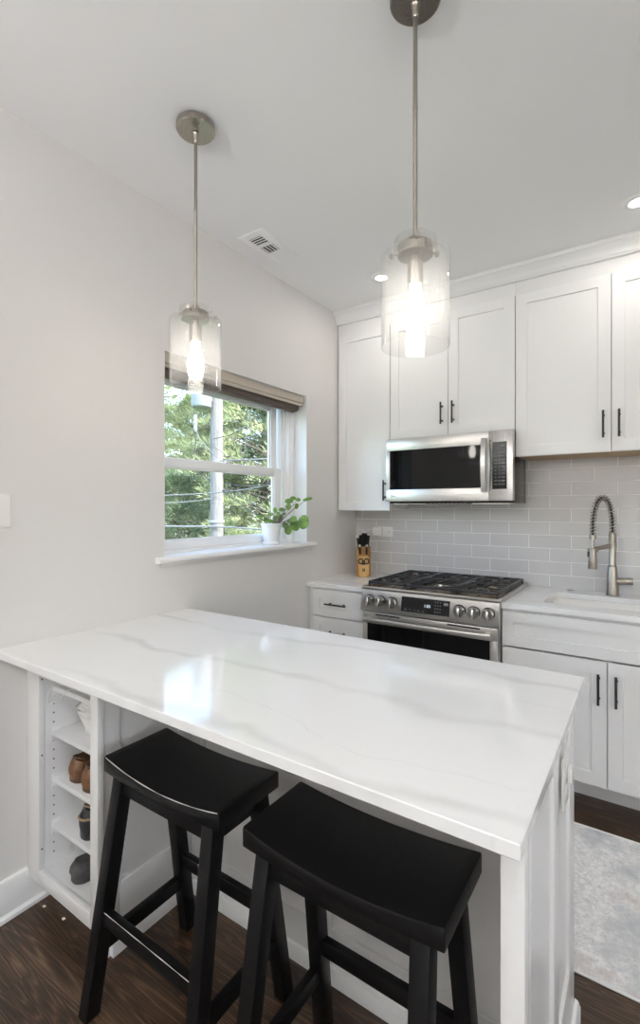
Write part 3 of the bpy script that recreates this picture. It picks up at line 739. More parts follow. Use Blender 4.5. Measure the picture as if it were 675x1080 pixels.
# ------------------------------------------------------------------ ceiling vent, downlights
v = thing('ceiling_vent', (0.185, -1.228, HC), 'white ceiling air vent with three louvred openings', 'vent')
m = MB()
vx0, vx1, vy0, vy1 = 0.108, 0.262, -1.377, -1.080; z0, z1 = HC - 0.006, HC - 0.0005
secs = [(-1.335, -1.262), (-1.247, -1.180), (-1.165, -1.115)]; ix0, ix1 = 0.140, 0.218
m.box(vx0, ix0, vy0, vy1, z0, z1, 0.001); m.box(ix1, vx1, vy0, vy1, z0, z1, 0.001)
ys = [vy0] + [q for s_ in secs for q in s_] + [vy1]
for i in range(0, 8, 2): m.box(ix0, ix1, ys[i], ys[i + 1], z0, z1)
m.build('grille_frame', M_ceil, v)
MB().box(ix0, ix1, secs[0][0], secs[2][1], HC - 0.0012, HC - 0.0004).build('duct', M_dark, v)
for (a, b), tilt in zip(secs, (0.5, 0.05, -0.9)):
    m = MB()
    for k in range(4):
        if tilt == 0.05:
            x = ix0 + (ix1 - ix0) * (k + 0.5) / 4; m.box(x - 0.002, x + 0.002, a, b, z0, z1 - 0.0008)
        else:
            y = a + (b - a) * (k + 0.5) / 4; h = 0.0034 if tilt > 0 else 0.0064
            m.box(ix0, ix1, y - h, y + h, z0 + 0.0006, z0 + 0.0022)
    m.build('louvre', M_ceil, v)
def downlight(x, y, label):
    r = thing('recessed_light', (x, y, HC), label, 'ceiling light', 'recessed lights along the upper cabinets')
    MB().lathe([(0.034, -0.0004), (0.062, -0.0004), (0.062, -0.003), (0.058, -0.006), (0.037, -0.008), (0.034, -0.006)], n=40, close=True).build('trim_ring', M_ceil, r, True)
    MB().lathe([(0.0, -0.004), (0.034, -0.004)], n=40).build('lens', M_lens, r, True)
    l = lamp('downlight_lamp', 'AREA', (x, y, HC - 0.012), (0, 0, 0), 2.2, (1.0, 0.96, 0.91), shape='DISK', size=0.08)
downlight(1.762, -0.598, 'round recessed ceiling light in front of the cabinet over the sink')
downlight(0.510, -0.604, 'round recessed ceiling light in front of the corner cabinet')

# ------------------------------------------------------------------ range
RX0, RX1 = 0.4255, 1.1875
rg = thing('gas_range', (0.806, -0.33, 0), 'stainless steel slide-in gas range between the white base cabinets', 'stove')
MB().box(RX0, RX1, -0.625, -0.012, 0.05, 0.905, 0.002).build('body', M_steelv, rg)
MB().box(RX0 + 0.02, RX1 - 0.02, -0.58, -0.05, 0.0, 0.05).build('plinth', M_dark, rg)
m = MB(); m.box(RX0 - 0.012, RX1 + 0.012, -0.668, -0.010, 0.915, 0.923, 0.002)
m.prism([(-0.668, 0.923), (-0.668, 0.915), (-0.655, 0.915), (-0.64, 0.928), (-0.655, 0.930)], 0, RX0 - 0.012, RX1 + 0.012)
for xa, xb in ((RX0 - 0.012, RX0 + 0.006), (RX1 - 0.006, RX1 + 0.012)): m.box(xa, xb, -0.655, -0.010, 0.9205, 0.932, 0.002)
m.build('cooktop_frame', M_steel, rg)
MB().box(RX0 + 0.007, RX1 - 0.007, -0.638, -0.02, 0.9225, 0.9265, 0.001).build('cooktop', new_mat('dark_enamel', (0.17, 0.125, 0.085), 0.24, 0.7), rg)
# control panel, tilted
def panel_pt(x, f, out=0.0):   # f 0 bottom .. 1 top
    z = 0.800 + 0.112 * f; y = -0.690 + 0.022 * f
    n_ = Vector((0, -0.112, -0.022)).normalized(); return Vector((x, y, z)) + n_ * out
m = MB(); m.prism([(-0.62, 0.795), (-0.688, 0.795), (-0.690, 0.800), (-0.668, 0.912), (-0.665, 0.9148), (-0.62, 0.9148)], 0, RX0 - 0.006, RX1 + 0.006, 0.0)
cp = m.build('control_panel', M_steel, rg)
def plate(m, x0, x1, f0, f1, out):
    q = lambda o: [panel_pt(x0, f0, o), panel_pt(x1, f0, o), panel_pt(x1, f1, o), panel_pt(x0, f1, o)]
    m.hexa(q(-0.002), q(out))
m = MB(); plate(m, 0.672, 0.945, 0.16, 0.86, 0.0012); dp = m.build('display', M_glassb, cp)
tilt = Matrix.Rotation(math.radians(90), 3, 'X')
ang = math.atan2(0.022, 0.112)
tilt = Matrix.Rotation(-ang, 3, 'X') @ tilt
text_part('clock_digits', '1:05', 0.022, panel_pt(0.822, 0.52, 0.0016), tilt, M_digit, dp)
m = MB()
for i in range(3):
    for j in range(4): x = 0.866 + i * 0.014; plate(m, x - 0.003, x + 0.003, 0.28 + j * 0.15, 0.32 + j * 0.15, 0.0016)
for i in range(5): x = 0.70 + i * 0.025; plate(m, x - 0.006, x + 0.006, 0.25, 0.28, 0.0016)
plate(m, 0.912, 0.935, 0.64, 0.76, 0.0016)
m.build('keypad_pattern', M_key, dp)
for x in (0.474, 0.545, 0.616, 0.998, 1.070, 1.142):
    n_ = (panel_pt(0, 0.5, 1) - panel_pt(0, 0.5, 0)).normalized(); c0 = panel_pt(x, 0.52, 0)
    k = MB().cyl(c0 + n_ * 0.0002, c0 + n_ * 0.006, 0.0315, 0.0315, 32).build('knob', M_black, rg)
    m = MB(); m.cyl(c0 + n_ * 0.0062, c0 + n_ * 0.028, 0.0290, 0.0265, 32)
    up = (panel_pt(0, 1) - panel_pt(0, 0)).normalized()
    m.hexa([c0 + n_ * 0.0275 + Vector((sx * 0.0065, 0, 0)) + up * sy * 0.025 for sx, sy in ((-1, -1), (1, -1), (1, 1), (-1, 1))],
           [c0 + n_ * 0.040 + Vector((sx * 0.0055, 0, 0)) + up * sy * 0.024 for sx, sy in ((-1, -1), (1, -1), (1, 1), (-1, 1))], 0.001)
    m.build('grip', M_chrome, k)
# oven door
od = None
m = MB(); yo = -0.678
m.box(RX0 + 0.003, RX1 - 0.003, yo, -0.627, 0.722, 0.787, 0.003); m.box(RX0 + 0.003, RX1 - 0.003, yo, -0.627, 0.215, 0.31, 0.003)
m.box(RX0 + 0.003, RX0 + 0.032, yo, -0.627, 0.31, 0.722, 0.002); m.box(RX1 - 0.040, RX1 - 0.003, yo, -0.627, 0.31, 0.722, 0.002)
od = m.build('oven_door', M_steel, rg)
MB().box(RX0 + 0.031, RX1 - 0.039, yo + 0.002, -0.64, 0.305, 0.724).build('glass', M_glassb, od)
m = MB(); pts = []
for i in range(25):
    t = -1 + 2 * i / 24; pts.append((0.8065 + t * 0.355, yo - 0.040 - 0.018 * (1 - t * t) + 0, 0.752))
bm_ = m.bm
prev = None
for i, p in enumerate(pts):
    q = [bm_.verts.new((p[0], p[1] + a, p[2] + b)) for a, b in ((-0.006, -0.012), (0.005, -0.012), (0.008, 0.0), (0.005, 0.012), (-0.006, 0.012), (-0.010, 0.001))]
    if prev: [bm_.faces.new([prev[k], prev[(k + 1) % 6], q[(k + 1) % 6], q[k]]) for k in range(6)]
    else: bm_.faces.new(q[::-1])
    prev = q
bm_.faces.new(prev)
for sx in (-1, 1): m.box(0.8065 + sx * 0.335 - 0.012, 0.8065 + sx * 0.335 + 0.012, yo - 0.045, yo - 0.0005, 0.742, 0.762, 0.002)
m.build('handle', M_steel, od, sharp=50)
for xa, xb in ((0.51, 0.66), (0.93, 1.10)): MB().box(xa, xb, yo - 0.001, yo + 0.004, 0.772, 0.780).build('vent_slot', M_dark, od)
MB().box(RX0 + 0.003, RX1 - 0.003, yo, -0.627, 0.055, 0.205, 0.003).build('drawer', M_steel, rg)
# burners and grates
for x, y, r in ((0.565, -0.49, 0.045), (0.565, -0.19, 0.036), (0.806, -0.34, 0.05), (1.045, -0.49, 0.05), (1.045, -0.19, 0.036)):
    b_ = MB().lathe([(0, 0.9268), (r + 0.012, 0.9268), (r + 0.010, 0.934), (r - 0.004, 0.937), (0, 0.937)], (x, y, 0), 32).build('burner', M_brass, rg)
    MB().lathe([(0, 0.9372), (r - 0.006, 0.9372), (r - 0.005, 0.943), (r - 0.010, 0.946), (0, 0.946)], (x, y, 0), 32).build('burner_cap', M_black, b_)
for k, (xa, xb) in enumerate(((RX0 + 0.012, 0.668), (0.674, 0.938), (0.944, RX1 - 0.012))):
    m = MB(); ya, yb = -0.628, -0.03; zt = 0.958; hw = 0.0052
    for x in (xa + hw, xb - hw): m.box(x - hw, x + hw, ya, yb, 0.942, zt, 0.002)
    for y in (ya + hw, (ya + yb) / 2, yb - hw): m.box(xa, xb, y - hw, y + hw, 0.942, zt - 0.0005, 0.002)
    for x in (xa + hw, xb - hw):
        for y in (ya + hw, (ya + yb) / 2, yb - hw): m.box(x - hw, x + hw, y - hw, y + hw, 0.927, 0.945, 0.001)
    xm = (xa + xb) / 2
    for yc in ((ya * 3 + yb) / 4, (ya + yb * 3) / 4) if k != 1 else ((ya + yb) / 2 - 0.15, (ya + yb) / 2 + 0.15):
        m.box(xa, xm - 0.03, yc - 0.004, yc + 0.004, 0.946, zt - 0.001, 0.002); m.box(xm + 0.03, xb, yc - 0.004, yc + 0.004, 0.946, zt - 0.001, 0.002)
        for s_ in (-1, 1):
            m.box(xm - 0.005, xm + 0.005, min(yc + s_ * 0.03, yc + s_ * 0.148), max(yc + s_ * 0.03, yc + s_ * 0.148), 0.946, zt - 0.001, 0.002)
            m.box(xa, xm - 0.055, yc + s_ * 0.075 - 0.0035, yc + s_ * 0.075 + 0.0035, 0.946, zt - 0.0015, 0.002); m.box(xm + 0.055, xb, yc + s_ * 0.075 - 0.0035, yc + s_ * 0.075 + 0.0035, 0.946, zt - 0.0015, 0.002)
    m.build('grate', M_black, rg)

# ------------------------------------------------------------------ microwave
MX0, MX1, MY, MZ0, MZ1 = 0.424, 1.190, -0.368, 1.425, 1.8175
mw = thing('microwave', (0.807, -0.19, MZ0), 'stainless over-the-range microwave with a dark glass door', 'microwave')
MB().box(MX0 + 0.006, MX1 - 0.004, MY + 0.045, -0.012, MZ0 - 0.012, MZ1, 0.002).build('body', new_mat('dark_grey_enamel', (0.028, 0.023, 0.019), 0.16, 0.0, **{'Specular IOR Level': 0.2}), mw)
XS = 1.062
m = MB(); yf = MY
m.box(MX0, XS - 0.001, yf, MY + 0.044, MZ1 - 0.075, MZ1, 0.003); m.box(MX0, XS - 0.001, yf, MY + 0.044, MZ0, MZ0 + 0.075, 0.003)
m.box(MX0, MX0 + 0.026, yf, MY + 0.044, MZ0 + 0.073, MZ1 - 0.073, 0.003); m.box(XS - 0.028, XS - 0.001, yf, MY + 0.044, MZ0 + 0.073, MZ1 - 0.073, 0.003)
md = m.build('door', M_steel, mw)
MB().box(MX0 + 0.025, XS - 0.027, yf + 0.0015, MY + 0.03, MZ0 + 0.07, MZ1 - 0.07).build('glass', M_glassb, md)
m = MB(); m.lathe([(0, 0), (0.008, 0), (0.008, 0.0015), (0.0, 0.002)], n=24); m.bm.verts.ensure_lookup_table()
for vv in m.bm.verts: vv.co = Vector((vv.co.x + MX0 + 0.035, yf - 0.0004 - vv.co.z, vv.co.y + MZ0 + 0.033))
m.box(MX0 + 0.049, MX0 + 0.066, yf - 0.001, yf + 0.001, MZ0 + 0.029, MZ0 + 0.037)
m.build('emblem', M_chrome, md)
m = MB(); bm_ = m.bm; prev = None
for i in range(21):
    t = -1 + 2 * i / 20; z = (MZ0 + MZ1) / 2 + 0.005 + t * 0.150; y = yf - 0.022 - 0.022 * (1 - t * t)
    xm = XS - 0.022
    q = [bm_.verts.new((xm + a, y + b, z)) for a, b in ((-0.018, 0.003), (-0.012, -0.006), (0.012, -0.006), (0.018, 0.003), (0.016, 0.007), (-0.016, 0.007))]
    if prev: [bm_.faces.new([prev[k], prev[(k + 1) % 6], q[(k + 1) % 6], q[k]]) for k in range(6)]
    else: bm_.faces.new(q[::-1])
    prev = q
bm_.faces.new(prev)
for z in (MZ0 + 0.068, MZ1 - 0.062): m.box(XS - 0.036, XS - 0.008, yf - 0.024, yf - 0.0005, z - 0.012, z + 0.012, 0.002)
m.build('handle', M_steelv, md, sharp=50)
pn = MB().box(XS + 0.001, MX1, yf, MY + 0.044, MZ0, MZ1, 0.003).build('control_panel', M_steelv, mw)
kp = MB().box(XS + 0.018, MX1 - 0.032, yf - 0.001, yf + 0.003, MZ0 + 0.065, MZ1 - 0.065).build('keypad', M_glassb, pn)
m = MB(); kx0, kx1 = XS + 0.026, MX1 - 0.040
for j in range(10):
    for i in range(3):
        x = kx0 + (kx1 - kx0) * (i + 0.5) / 3; z = MZ1 - 0.125 - j * 0.0195; hw_ = 0.008 if j in (0, 1, 2, 3, 8, 9) or i == 2 else 0.003
        m.box(x - hw_, x + hw_, yf - 0.0016, yf - 0.0008, z - 0.0022, z + 0.0022)
m.box(kx1 - 0.024, kx1 - 0.004, yf - 0.0016, yf - 0.0008, MZ1 - 0.092, MZ1 - 0.082)
m.build('keypad_pattern', M_key, kp)
m = MB()
m.box(MX0 + 0.03, MX0 + 0.24, MY + 0.06, -0.06, MZ0 - 0.0165, MZ0 - 0.0125); m.box(MX1 - 0.24, MX1 - 0.03, MY + 0.06, -0.06, MZ0 - 0.0165, MZ0 - 0.0125)
for i in range(9): m.box(MX0 + 0.27 + i * 0.026, MX0 + 0.283 + i * 0.026, MY + 0.06, MY + 0.14, MZ0 - 0.0155, MZ0 - 0.0125)
m.build('vent_grille', M_chrome, mw)

# ------------------------------------------------------------------ faucet
fc = thing('spring_faucet', (1.642, -0.104, 0.914), 'brushed nickel spring pull-down faucet behind the sink', 'faucet')
FX, FYY = 1.642, -0.104
MB().lathe([(0, 0), (0.033, 0), (0.0335, 0.003), (0.031, 0.006), (0.0235, 0.150), (0.0215, 0.158), (0.0172, 0.162), (0.0162, 0.165), (0.0162, 0.333), (0, 0.333)], (FX, FYY, 0.9145), 36).build('body', M_nickel, fc)
MB().lathe([(0.0164, 0), (0.0185, 0.001), (0.0185, 0.058), (0.0164, 0.06)], (FX, FYY, 1.191), 28).build('collar', M_nickel, fc)
dv = Vector((-0.62, -0.785, 0)); RE = 0.136
def arcpt(t):   # t 0 at riser top .. 1 at the hose end
    c0 = Vector((FX, FYY, 1.250))
    a = t * PI
    if t < 0: return c0
    return c0 + dv * (RE / 2) * (1 - math.cos(a)) + Vector((0, 0, 0.190 * math.sin(a) ** 0.72)) if 0 < t < 1 else c0 + dv * RE * (t >= 1)
path = [arcpt(i / 60) for i in range(61)]
for k in range(1, 3): path.append(path[60] + Vector((0, 0, -0.007 * k)))
MB().tube(path, 0.0062, 10).build('hose', M_rubber, fc)
m = MB(); pts = []; L = [0]
for a_, b_ in zip(path, path[1:]): L.append(L[-1] + (b_ - a_).length)
turns = 27; NS = turns * 14
import bisect
side = Vector((-dv.y, dv.x, 0))
for i in range(NS + 1):
    s_ = L[-1] * i / NS; j = min(max(bisect.bisect_right(L, s_) - 1, 0), len(path) - 2)
    f = (s_ - L[j]) / max(1e-9, L[j + 1] - L[j]); p = path[j].lerp(path[j + 1], f); tg = (path[j + 1] - path[j]).normalized()
    b2 = side.cross(tg).normalized(); a = 2 * PI * turns * i / NS
    pts.append(p + (side * math.cos(a) + b2 * math.sin(a)) * 0.0142)
m.tube(pts, 0.0025, 6); m.build('spring', M_nickel, fc, sharp=0)
he = path[-1]
m = MB(); m.cyl(he + Vector((0, 0, 0.006)), he + Vector((0, 0, -0.016)), 0.0165, n=24); m.build('spring_clamp', M_nickel, fc)
m = MB(); m.cyl(he + Vector((0, 0, -0.014)), he + Vector((0, 0, -0.085)), 0.0075, n=16); m.build('hose_end', M_steelv, fc)
sh = MB().lathe([(0, 0.0), (0.010, 0.0), (0.016, -0.006), (0.018, -0.024), (0.0235, -0.092), (0.0225, -0.096), (0, -0.096)], (he.x, he.y, he.z - 0.078), 32).build('spray_head', M_nickel, fc)
m = MB(); m.box(-0.006, 0.006, -0.004, 0.004, -0.03, 0.0, 0.001)
bmesh.ops.translate(m.bm, verts=m.bm.verts, vec=(he.x - 0.019, he.y - 0.004, he.z - 0.082)); m.build('spray_button', M_rubber, sh)
m = MB(); a_ = Vector((FX, FYY, 1.183)); b_ = Vector((he.x, he.y, 1.166))
m.bar(a_ + dv * 0.012, b_ - dv * 0.014, 0.016, 0.020, 0.003); m.lathe([(0.0195, -0.010), (0.0245, -0.010), (0.0245, 0.008), (0.0195, 0.008)], (b_.x, b_.y, 1.163), 28, close=True)
m.lathe([(0.0165, -0.011), (0.0205, -0.011), (0.0205, 0.011), (0.0165, 0.011)], (FX, FYY, 1.183), 28, close=True)
m.build('holder_arm', M_nickel, fc)
m = MB(); e_ = Vector((0.93, 0.0, 0.06)).normalized(); q_ = Vector((FX + 0.018, FYY, 0.992))
m.cyl(q_, q_ + e_ * 0.042, 0.0185, n=28); m.cyl(q_ + e_ * 0.043, q_ + e_ * 0.076, 0.0195, 0.0190, 28); m.build('lever', M_nickel, fc)
bt = thing('air_switch', (1.437, -0.075, 0.914), 'small round nickel button on the counter behind the sink corner', 'button')
MB().lathe([(0, 0.0002), (0.021, 0.0002), (0.0215, 0.004), (0.018, 0.006), (0.012, 0.0062), (0, 0.0062)], (1.437, -0.075, 0.914), 28).build('bezel_ring', M_chrome, bt)
MB().lathe([(0.0, 0.0064), (0.011, 0.0064), (0.010, 0.009), (0, 0.0095)], (1.437, -0.075, 0.914), 24).build('push_cap', M_nickel, bt)

# ------------------------------------------------------------------ backsplash outlet, adapter, wall switch
ou = thing('wall_outlet', (0.237, 0, 1.213), 'white outlet plate on the tile backsplash above the knife block', 'outlet')
MB().box(0.178, 0.296, -0.0055, -0.0003, 1.177, 1.249, 0.002).build('plate', M_plastic, ou)
m = MB(); m.box(0.245, 0.282, -0.0075, -0.0056, 1.198, 1.229, 0.003); sok = m.build('socket', M_plastic, ou)
m = MB()
for dz in (-0.006, 0.006): m.box(0.258, 0.266, -0.0079, -0.0074, 1.2135 + dz - 0.001, 1.2135 + dz + 0.001)
m.cyl((0.274, -0.0074, 1.2135), (0.274, -0.0079, 1.2135), 0.0025, n=12); m.build('slot', M_hole, sok)
pg = thing('plug_adapter', (0.19, -0.02, 1.213), 'white rounded plug-in adapter on the backsplash outlet', 'plug')
MB().box(0.152, 0.226, -0.044, -0.0058, 1.182, 1.244, 0.008, 3).build('housing', M_plastic, pg)
sw = thing('light_switch', (0, -2.408, 1.377), 'white light switch plate on the greige window wall', 'switch')
MB().box(0.0003, 0.006, -2.443, -2.373, 1.319, 1.434, 0.0025).build('plate', M_plastic, sw)
m = MB(); m.prism([(0.006, 1.345), (0.0085, 1.345), (0.0075, 1.377), (0.0105, 1.408), (0.006, 1.408)], 1, -2.424, -2.392, 0.0); m.build('rocker', M_plastic, sw)

# ------------------------------------------------------------------ knife block with knives
kb_loc = Vector((0.170, -0.205, 0.9142)); kb_rz = math.radians(30)
kb = thing('knife_block', kb_loc, 'light wooden knife block in the corner between window wall and range', 'knife block', rz=kb_rz)
m = MB(); m.prism([(-0.062, 0.0), (-0.062, 0.096), (-0.020, 0.135), (0.045, 0.150), (0.050, 0.0)], 0, -0.034, 0.034, 0.006); m.build('front_block', M_beech, kb, True)
m = MB(); m.prism([(-0.030, 0.004), (-0.034, 0.120), (0.028, 0.205), (0.062, 0.190), (0.062, 0.004)], 0, -0.050, -0.0345, 0.004); m.prism([(-0.030, 0.004), (-0.034, 0.120), (0.028, 0.205), (0.062, 0.190), (0.062, 0.004)], 0, 0.0345, 0.050, 0.004)
m.prism([(-0.012, 0.128), (0.028, 0.203), (0.060, 0.188), (0.060, 0.128)], 0, -0.0344, 0.0344, 0.002)
m.build('slotted_block', M_beechd, kb, True)
m = MB()   # small dark emblem: two little figures side by side
for sx in (-1, 1):
    m.cyl((sx * 0.0045 + 0.0, -0.0622, 0.056), (sx * 0.0045, -0.0632, 0.056), 0.0035, n=12)
    m.hexa([(sx * 0.0045 - 0.003, -0.0622, 0.038), (sx * 0.0045 + 0.003, -0.0622, 0.038), (sx * 0.0045 + 0.004, -0.0622, 0.052), (sx * 0.0045 - 0.004, -0.0622, 0.052)],
           [(sx * 0.0045 - 0.003, -0.0632, 0.038), (sx * 0.0045 + 0.003, -0.0632, 0.038), (sx * 0.0045 + 0.004, -0.0632, 0.052), (sx * 0.0045 - 0.004, -0.0632, 0.052)])
    m.bar((sx * 0.004, -0.0627, 0.040), (sx * 0.010, -0.0627, 0.031), 0.003, 0.001); m.bar((sx * 0.004, -0.0627, 0.051), (-sx * 0.010, -0.0627, 0.058), 0.0028, 0.001)
m.build('emblem', M_rubber, kb, True)
RK = Matrix.Rotation(kb_rz, 4, 'Z')
def knife(lx, ly, lz, tilt_y, tilt_x, ln, wd, label):
    """handle standing out of the block: base point in block coordinates."""
    base = kb_loc + (RK @ Vector((lx, ly, lz)))
    r = thing('kitchen_knife', base, label, 'knife', 'knives in the wooden block')
    d = (RK.to_3x3() @ Vector((tilt_x, -tilt_y, 1.0))).normalized(); s_ = (RK.to_3x3() @ Vector((1, 0, 0))); s_ = (s_ - d * s_.dot(d)).normalized(); u_ = d.cross(s_)
    m = MB(); bm_ = m.bm; prev = None
    for t, ww, th in ((0.0, 0.8, 0.85), (0.15, 0.92, 0.95), (0.45, 1.05, 1.05), (0.75, 0.95, 1.0), (0.86, 1.08, 1.08)):
        p = d * ln * t; q = []
        for k in range(12): a = 2 * PI * k / 12; q.append(bm_.verts.new(p + u_ * math.cos(a) * wd * 0.5 * ww * 1.25 + s_ * math.sin(a) * wd * 0.42 * th))
        if prev: [bm_.faces.new([prev[k], prev[(k + 1) % 12], q[(k + 1) % 12], q[k]]) for k in range(12)]
        else: bm_.faces.new(q[::-1])
        prev = q
    bm_.faces.new(prev); m.build('handle', M_rubber, r, True)
    m = MB(); m.cyl(d * ln * 0.861, d * ln * 1.0, wd * 0.56, wd * 0.52, 16); m.build('end_cap', M_cap, r, True)
    m = MB(); m.bar(d * -0.03, d * -0.0005, 0.003, wd * 0.8, 0, tuple(u_)); m.build('blade', M_chrome, r, True)
knife(-0.034, 0.020, 0.196, 0.35, -0.10, 0.085, 0.020, 'black handled knife at the far left of the upper row in the block')
knife(-0.019, 0.028, 0.203, 0.30, -0.04, 0.100, 0.021, 'black handled knife second from the left in the upper row of the block')
knife(-0.004, 0.034, 0.203, 0.30, 0.0, 0.118, 0.022, 'black handled knife third from the left in the upper row of the block')
knife(0.012, 0.034, 0.203, 0.30, 0.02, 0.116, 0.022, 'black handled knife second from the right in the upper row of the block')
knife(0.030, 0.028, 0.203, 0.30, 0.06, 0.098, 0.021, 'black handled knife at the far right of the upper row in the block')
knife(0.020, 0.050, 0.194, 0.22, 0.03, 0.130, 0.017, 'thin dark sharpening rod at the back of the knife block')
knife(-0.024, -0.012, 0.152, 0.55, -0.05, 0.072, 0.016, 'short black handled paring knife in the lower row, left, of the block')
knife(0.020, -0.012, 0.152, 0.55, 0.03, 0.074, 0.016, 'short black handled paring knife in the lower row, right, of the block')
sc_loc = kb_loc + RK @ Vector((0, -0.050, 0.104))
ks = thing('kitchen_scissors', sc_loc, 'black kitchen scissors in the front slot of the knife block, finger loops up', 'scissors', rz=kb_rz)
for sx in (-1, 1):
    pts = [(sx * 0.020 + 0.0155 * math.cos(2 * PI * i / 24), -0.0185 - 0.004 * math.sin(2 * PI * i / 24), 0.004 + 0.017 * math.sin(2 * PI * i / 24)) for i in range(25)]
    MB().tube(pts, 0.0042, 10, caps=False).build('finger_loop', M_rubber, ks, True)
m = MB(); m.hexa([(-0.012, -0.022, -0.020), (0.012, -0.022, -0.020), (0.012, -0.0135, -0.020), (-0.012, -0.0135, -0.020)], [(-0.007, -0.021, 0.010), (0.007, -0.021, 0.010), (0.007, -0.0135, 0.010), (-0.007, -0.0135, 0.010)], 0.002); m.build('pivot', M_rubber, ks, True)

# ------------------------------------------------------------------ potted plant on the sill
PP = Vector((-0.075, -0.905, 1.1665))
pl = thing('potted_plant', PP, 'small green leafy plant in a white pot on the window sill', 'plant')
MB().lathe([(0, 0.0), (0.046, 0.0), (0.050, 0.004), (0.052, 0.019), (0.050, 0.0205), (0, 0.0205)], n=36).build('saucer', M_ceramic, pl, True)
MB().lathe([(0, 0.0207), (0.043, 0.0207), (0.0455, 0.024), (0.059, 0.112), (0.0625, 0.114), (0.0635, 0.126), (0.060, 0.127), (0.056, 0.112), (0.0, 0.109)], n=40).build('pot', M_ceramic, pl, True)
MB().lathe([(0.0, 0.1125), (0.030, 0.1135), (0.0555, 0.1125)], n=28).build('soil', M_soil, pl, True)
RV = Vector((math.cos(YAW), math.sin(YAW), 0)); FV = Vector((-math.sin(YAW), math.cos(YAW), 0))
leaves = [(185, 293, 46, 36), (303, 243, 32, 46), (360, 238, 48, 32), (415, 168, 66, 42), (412, 215, 42, 52), (450, 145, 46, 32), (492, 157, 38, 30), (568, 152, 78, 27), (535, 340, 86, 112), (462, 365, 76, 98), (408, 405, 60, 76), (385, 365, 46, 50), (300, 345, 40, 52), (305, 305, 50, 36), (345, 300, 42, 46), (270, 275, 38, 26), (262, 330, 62, 28), (455, 312, 52, 46), (480, 210, 32, 46), (378, 272, 26, 20), (222, 322, 44, 26), (330, 270, 30, 26), (425, 330, 50, 34)]
ml = MB(); ms = MB(); K = 1357.0
rnd = random.Random(3)
for (cx, cy, lw, lh) in leaves:
    dep = rnd.uniform(-0.028, 0.028)
    c = RV * ((cx - 270) / K) + FV * dep + Vector((0, 0, 0.126 + (350 - cy) / K))
    a = max(lw, lh) / K / 2 * 1.06; b = min(lw, lh) / K / 2 * 1.06
    ax = (RV if lw >= lh else Vector((0, 0, 1)))
    if lw >= lh: ax = (RV + Vector((0, 0, rnd.uniform(-0.15, 0.3)))).normalized()
    else: ax = (Vector((0, 0, 1)) + RV * rnd.uniform(-0.35, 0.35)).normalized()
    nn = (-FV + RV * rnd.uniform(-0.4, 0.4) + Vector((0, 0, rnd.uniform(0.1, 0.5)))).normalized(); nn = (nn - ax * nn.dot(ax)).normalized(); bx = nn.cross(ax)
    for side_, th in ((1, 0.0), (-1, 0.0012)):
        cen = ml.bm.verts.new(c - nn * (th + 0.10 * b)); ring = []
        mid = []
        for k in range(16):
            t = 2 * PI * k / 16; e = 1 - 0.18 * max(0, math.cos(t)) ** 4 * 0
            mid.append(ml.bm.verts.new(c + ax * a * 0.55 * math.cos(t) + bx * b * 0.55 * math.sin(t) - nn * (th + 0.03 * b)))
            ring.append(ml.bm.verts.new(c + ax * a * math.cos(t) * e + bx * b * math.sin(t) - nn * (th * 0.5 + 0.12 * a * math.cos(t) ** 2)))
        for k in range(16):
            j = (k + 1) % 16
            f1 = [cen, mid[k], mid[j]]; f2 = [mid[k], ring[k], ring[j], mid[j]]
            ml.bm.faces.new(f1 if side_ > 0 else f1[::-1]); ml.bm.faces.new(f2 if side_ > 0 else f2[::-1])
    root_ = RV * max(-0.03, min(0.035, c.dot(RV) * 0.3)) + FV * dep * 0.4 + Vector((0, 0, 0.112))
    mid_ = root_.lerp(c, 0.5) + Vector((0, 0, 0.012)) - RV * 0.004
    pts = [root_.lerp(mid_, t) .lerp(mid_.lerp(c, t), t) for t in [i / 8 for i in range(9)]]
    ms.tube(pts, [0.0021 - 0.0011 * i / 8 for i in range(9)], 6)
ml.build('foliage', M_leaf, pl, True, sharp=0); ms.build('stems', M_stem, pl, True)

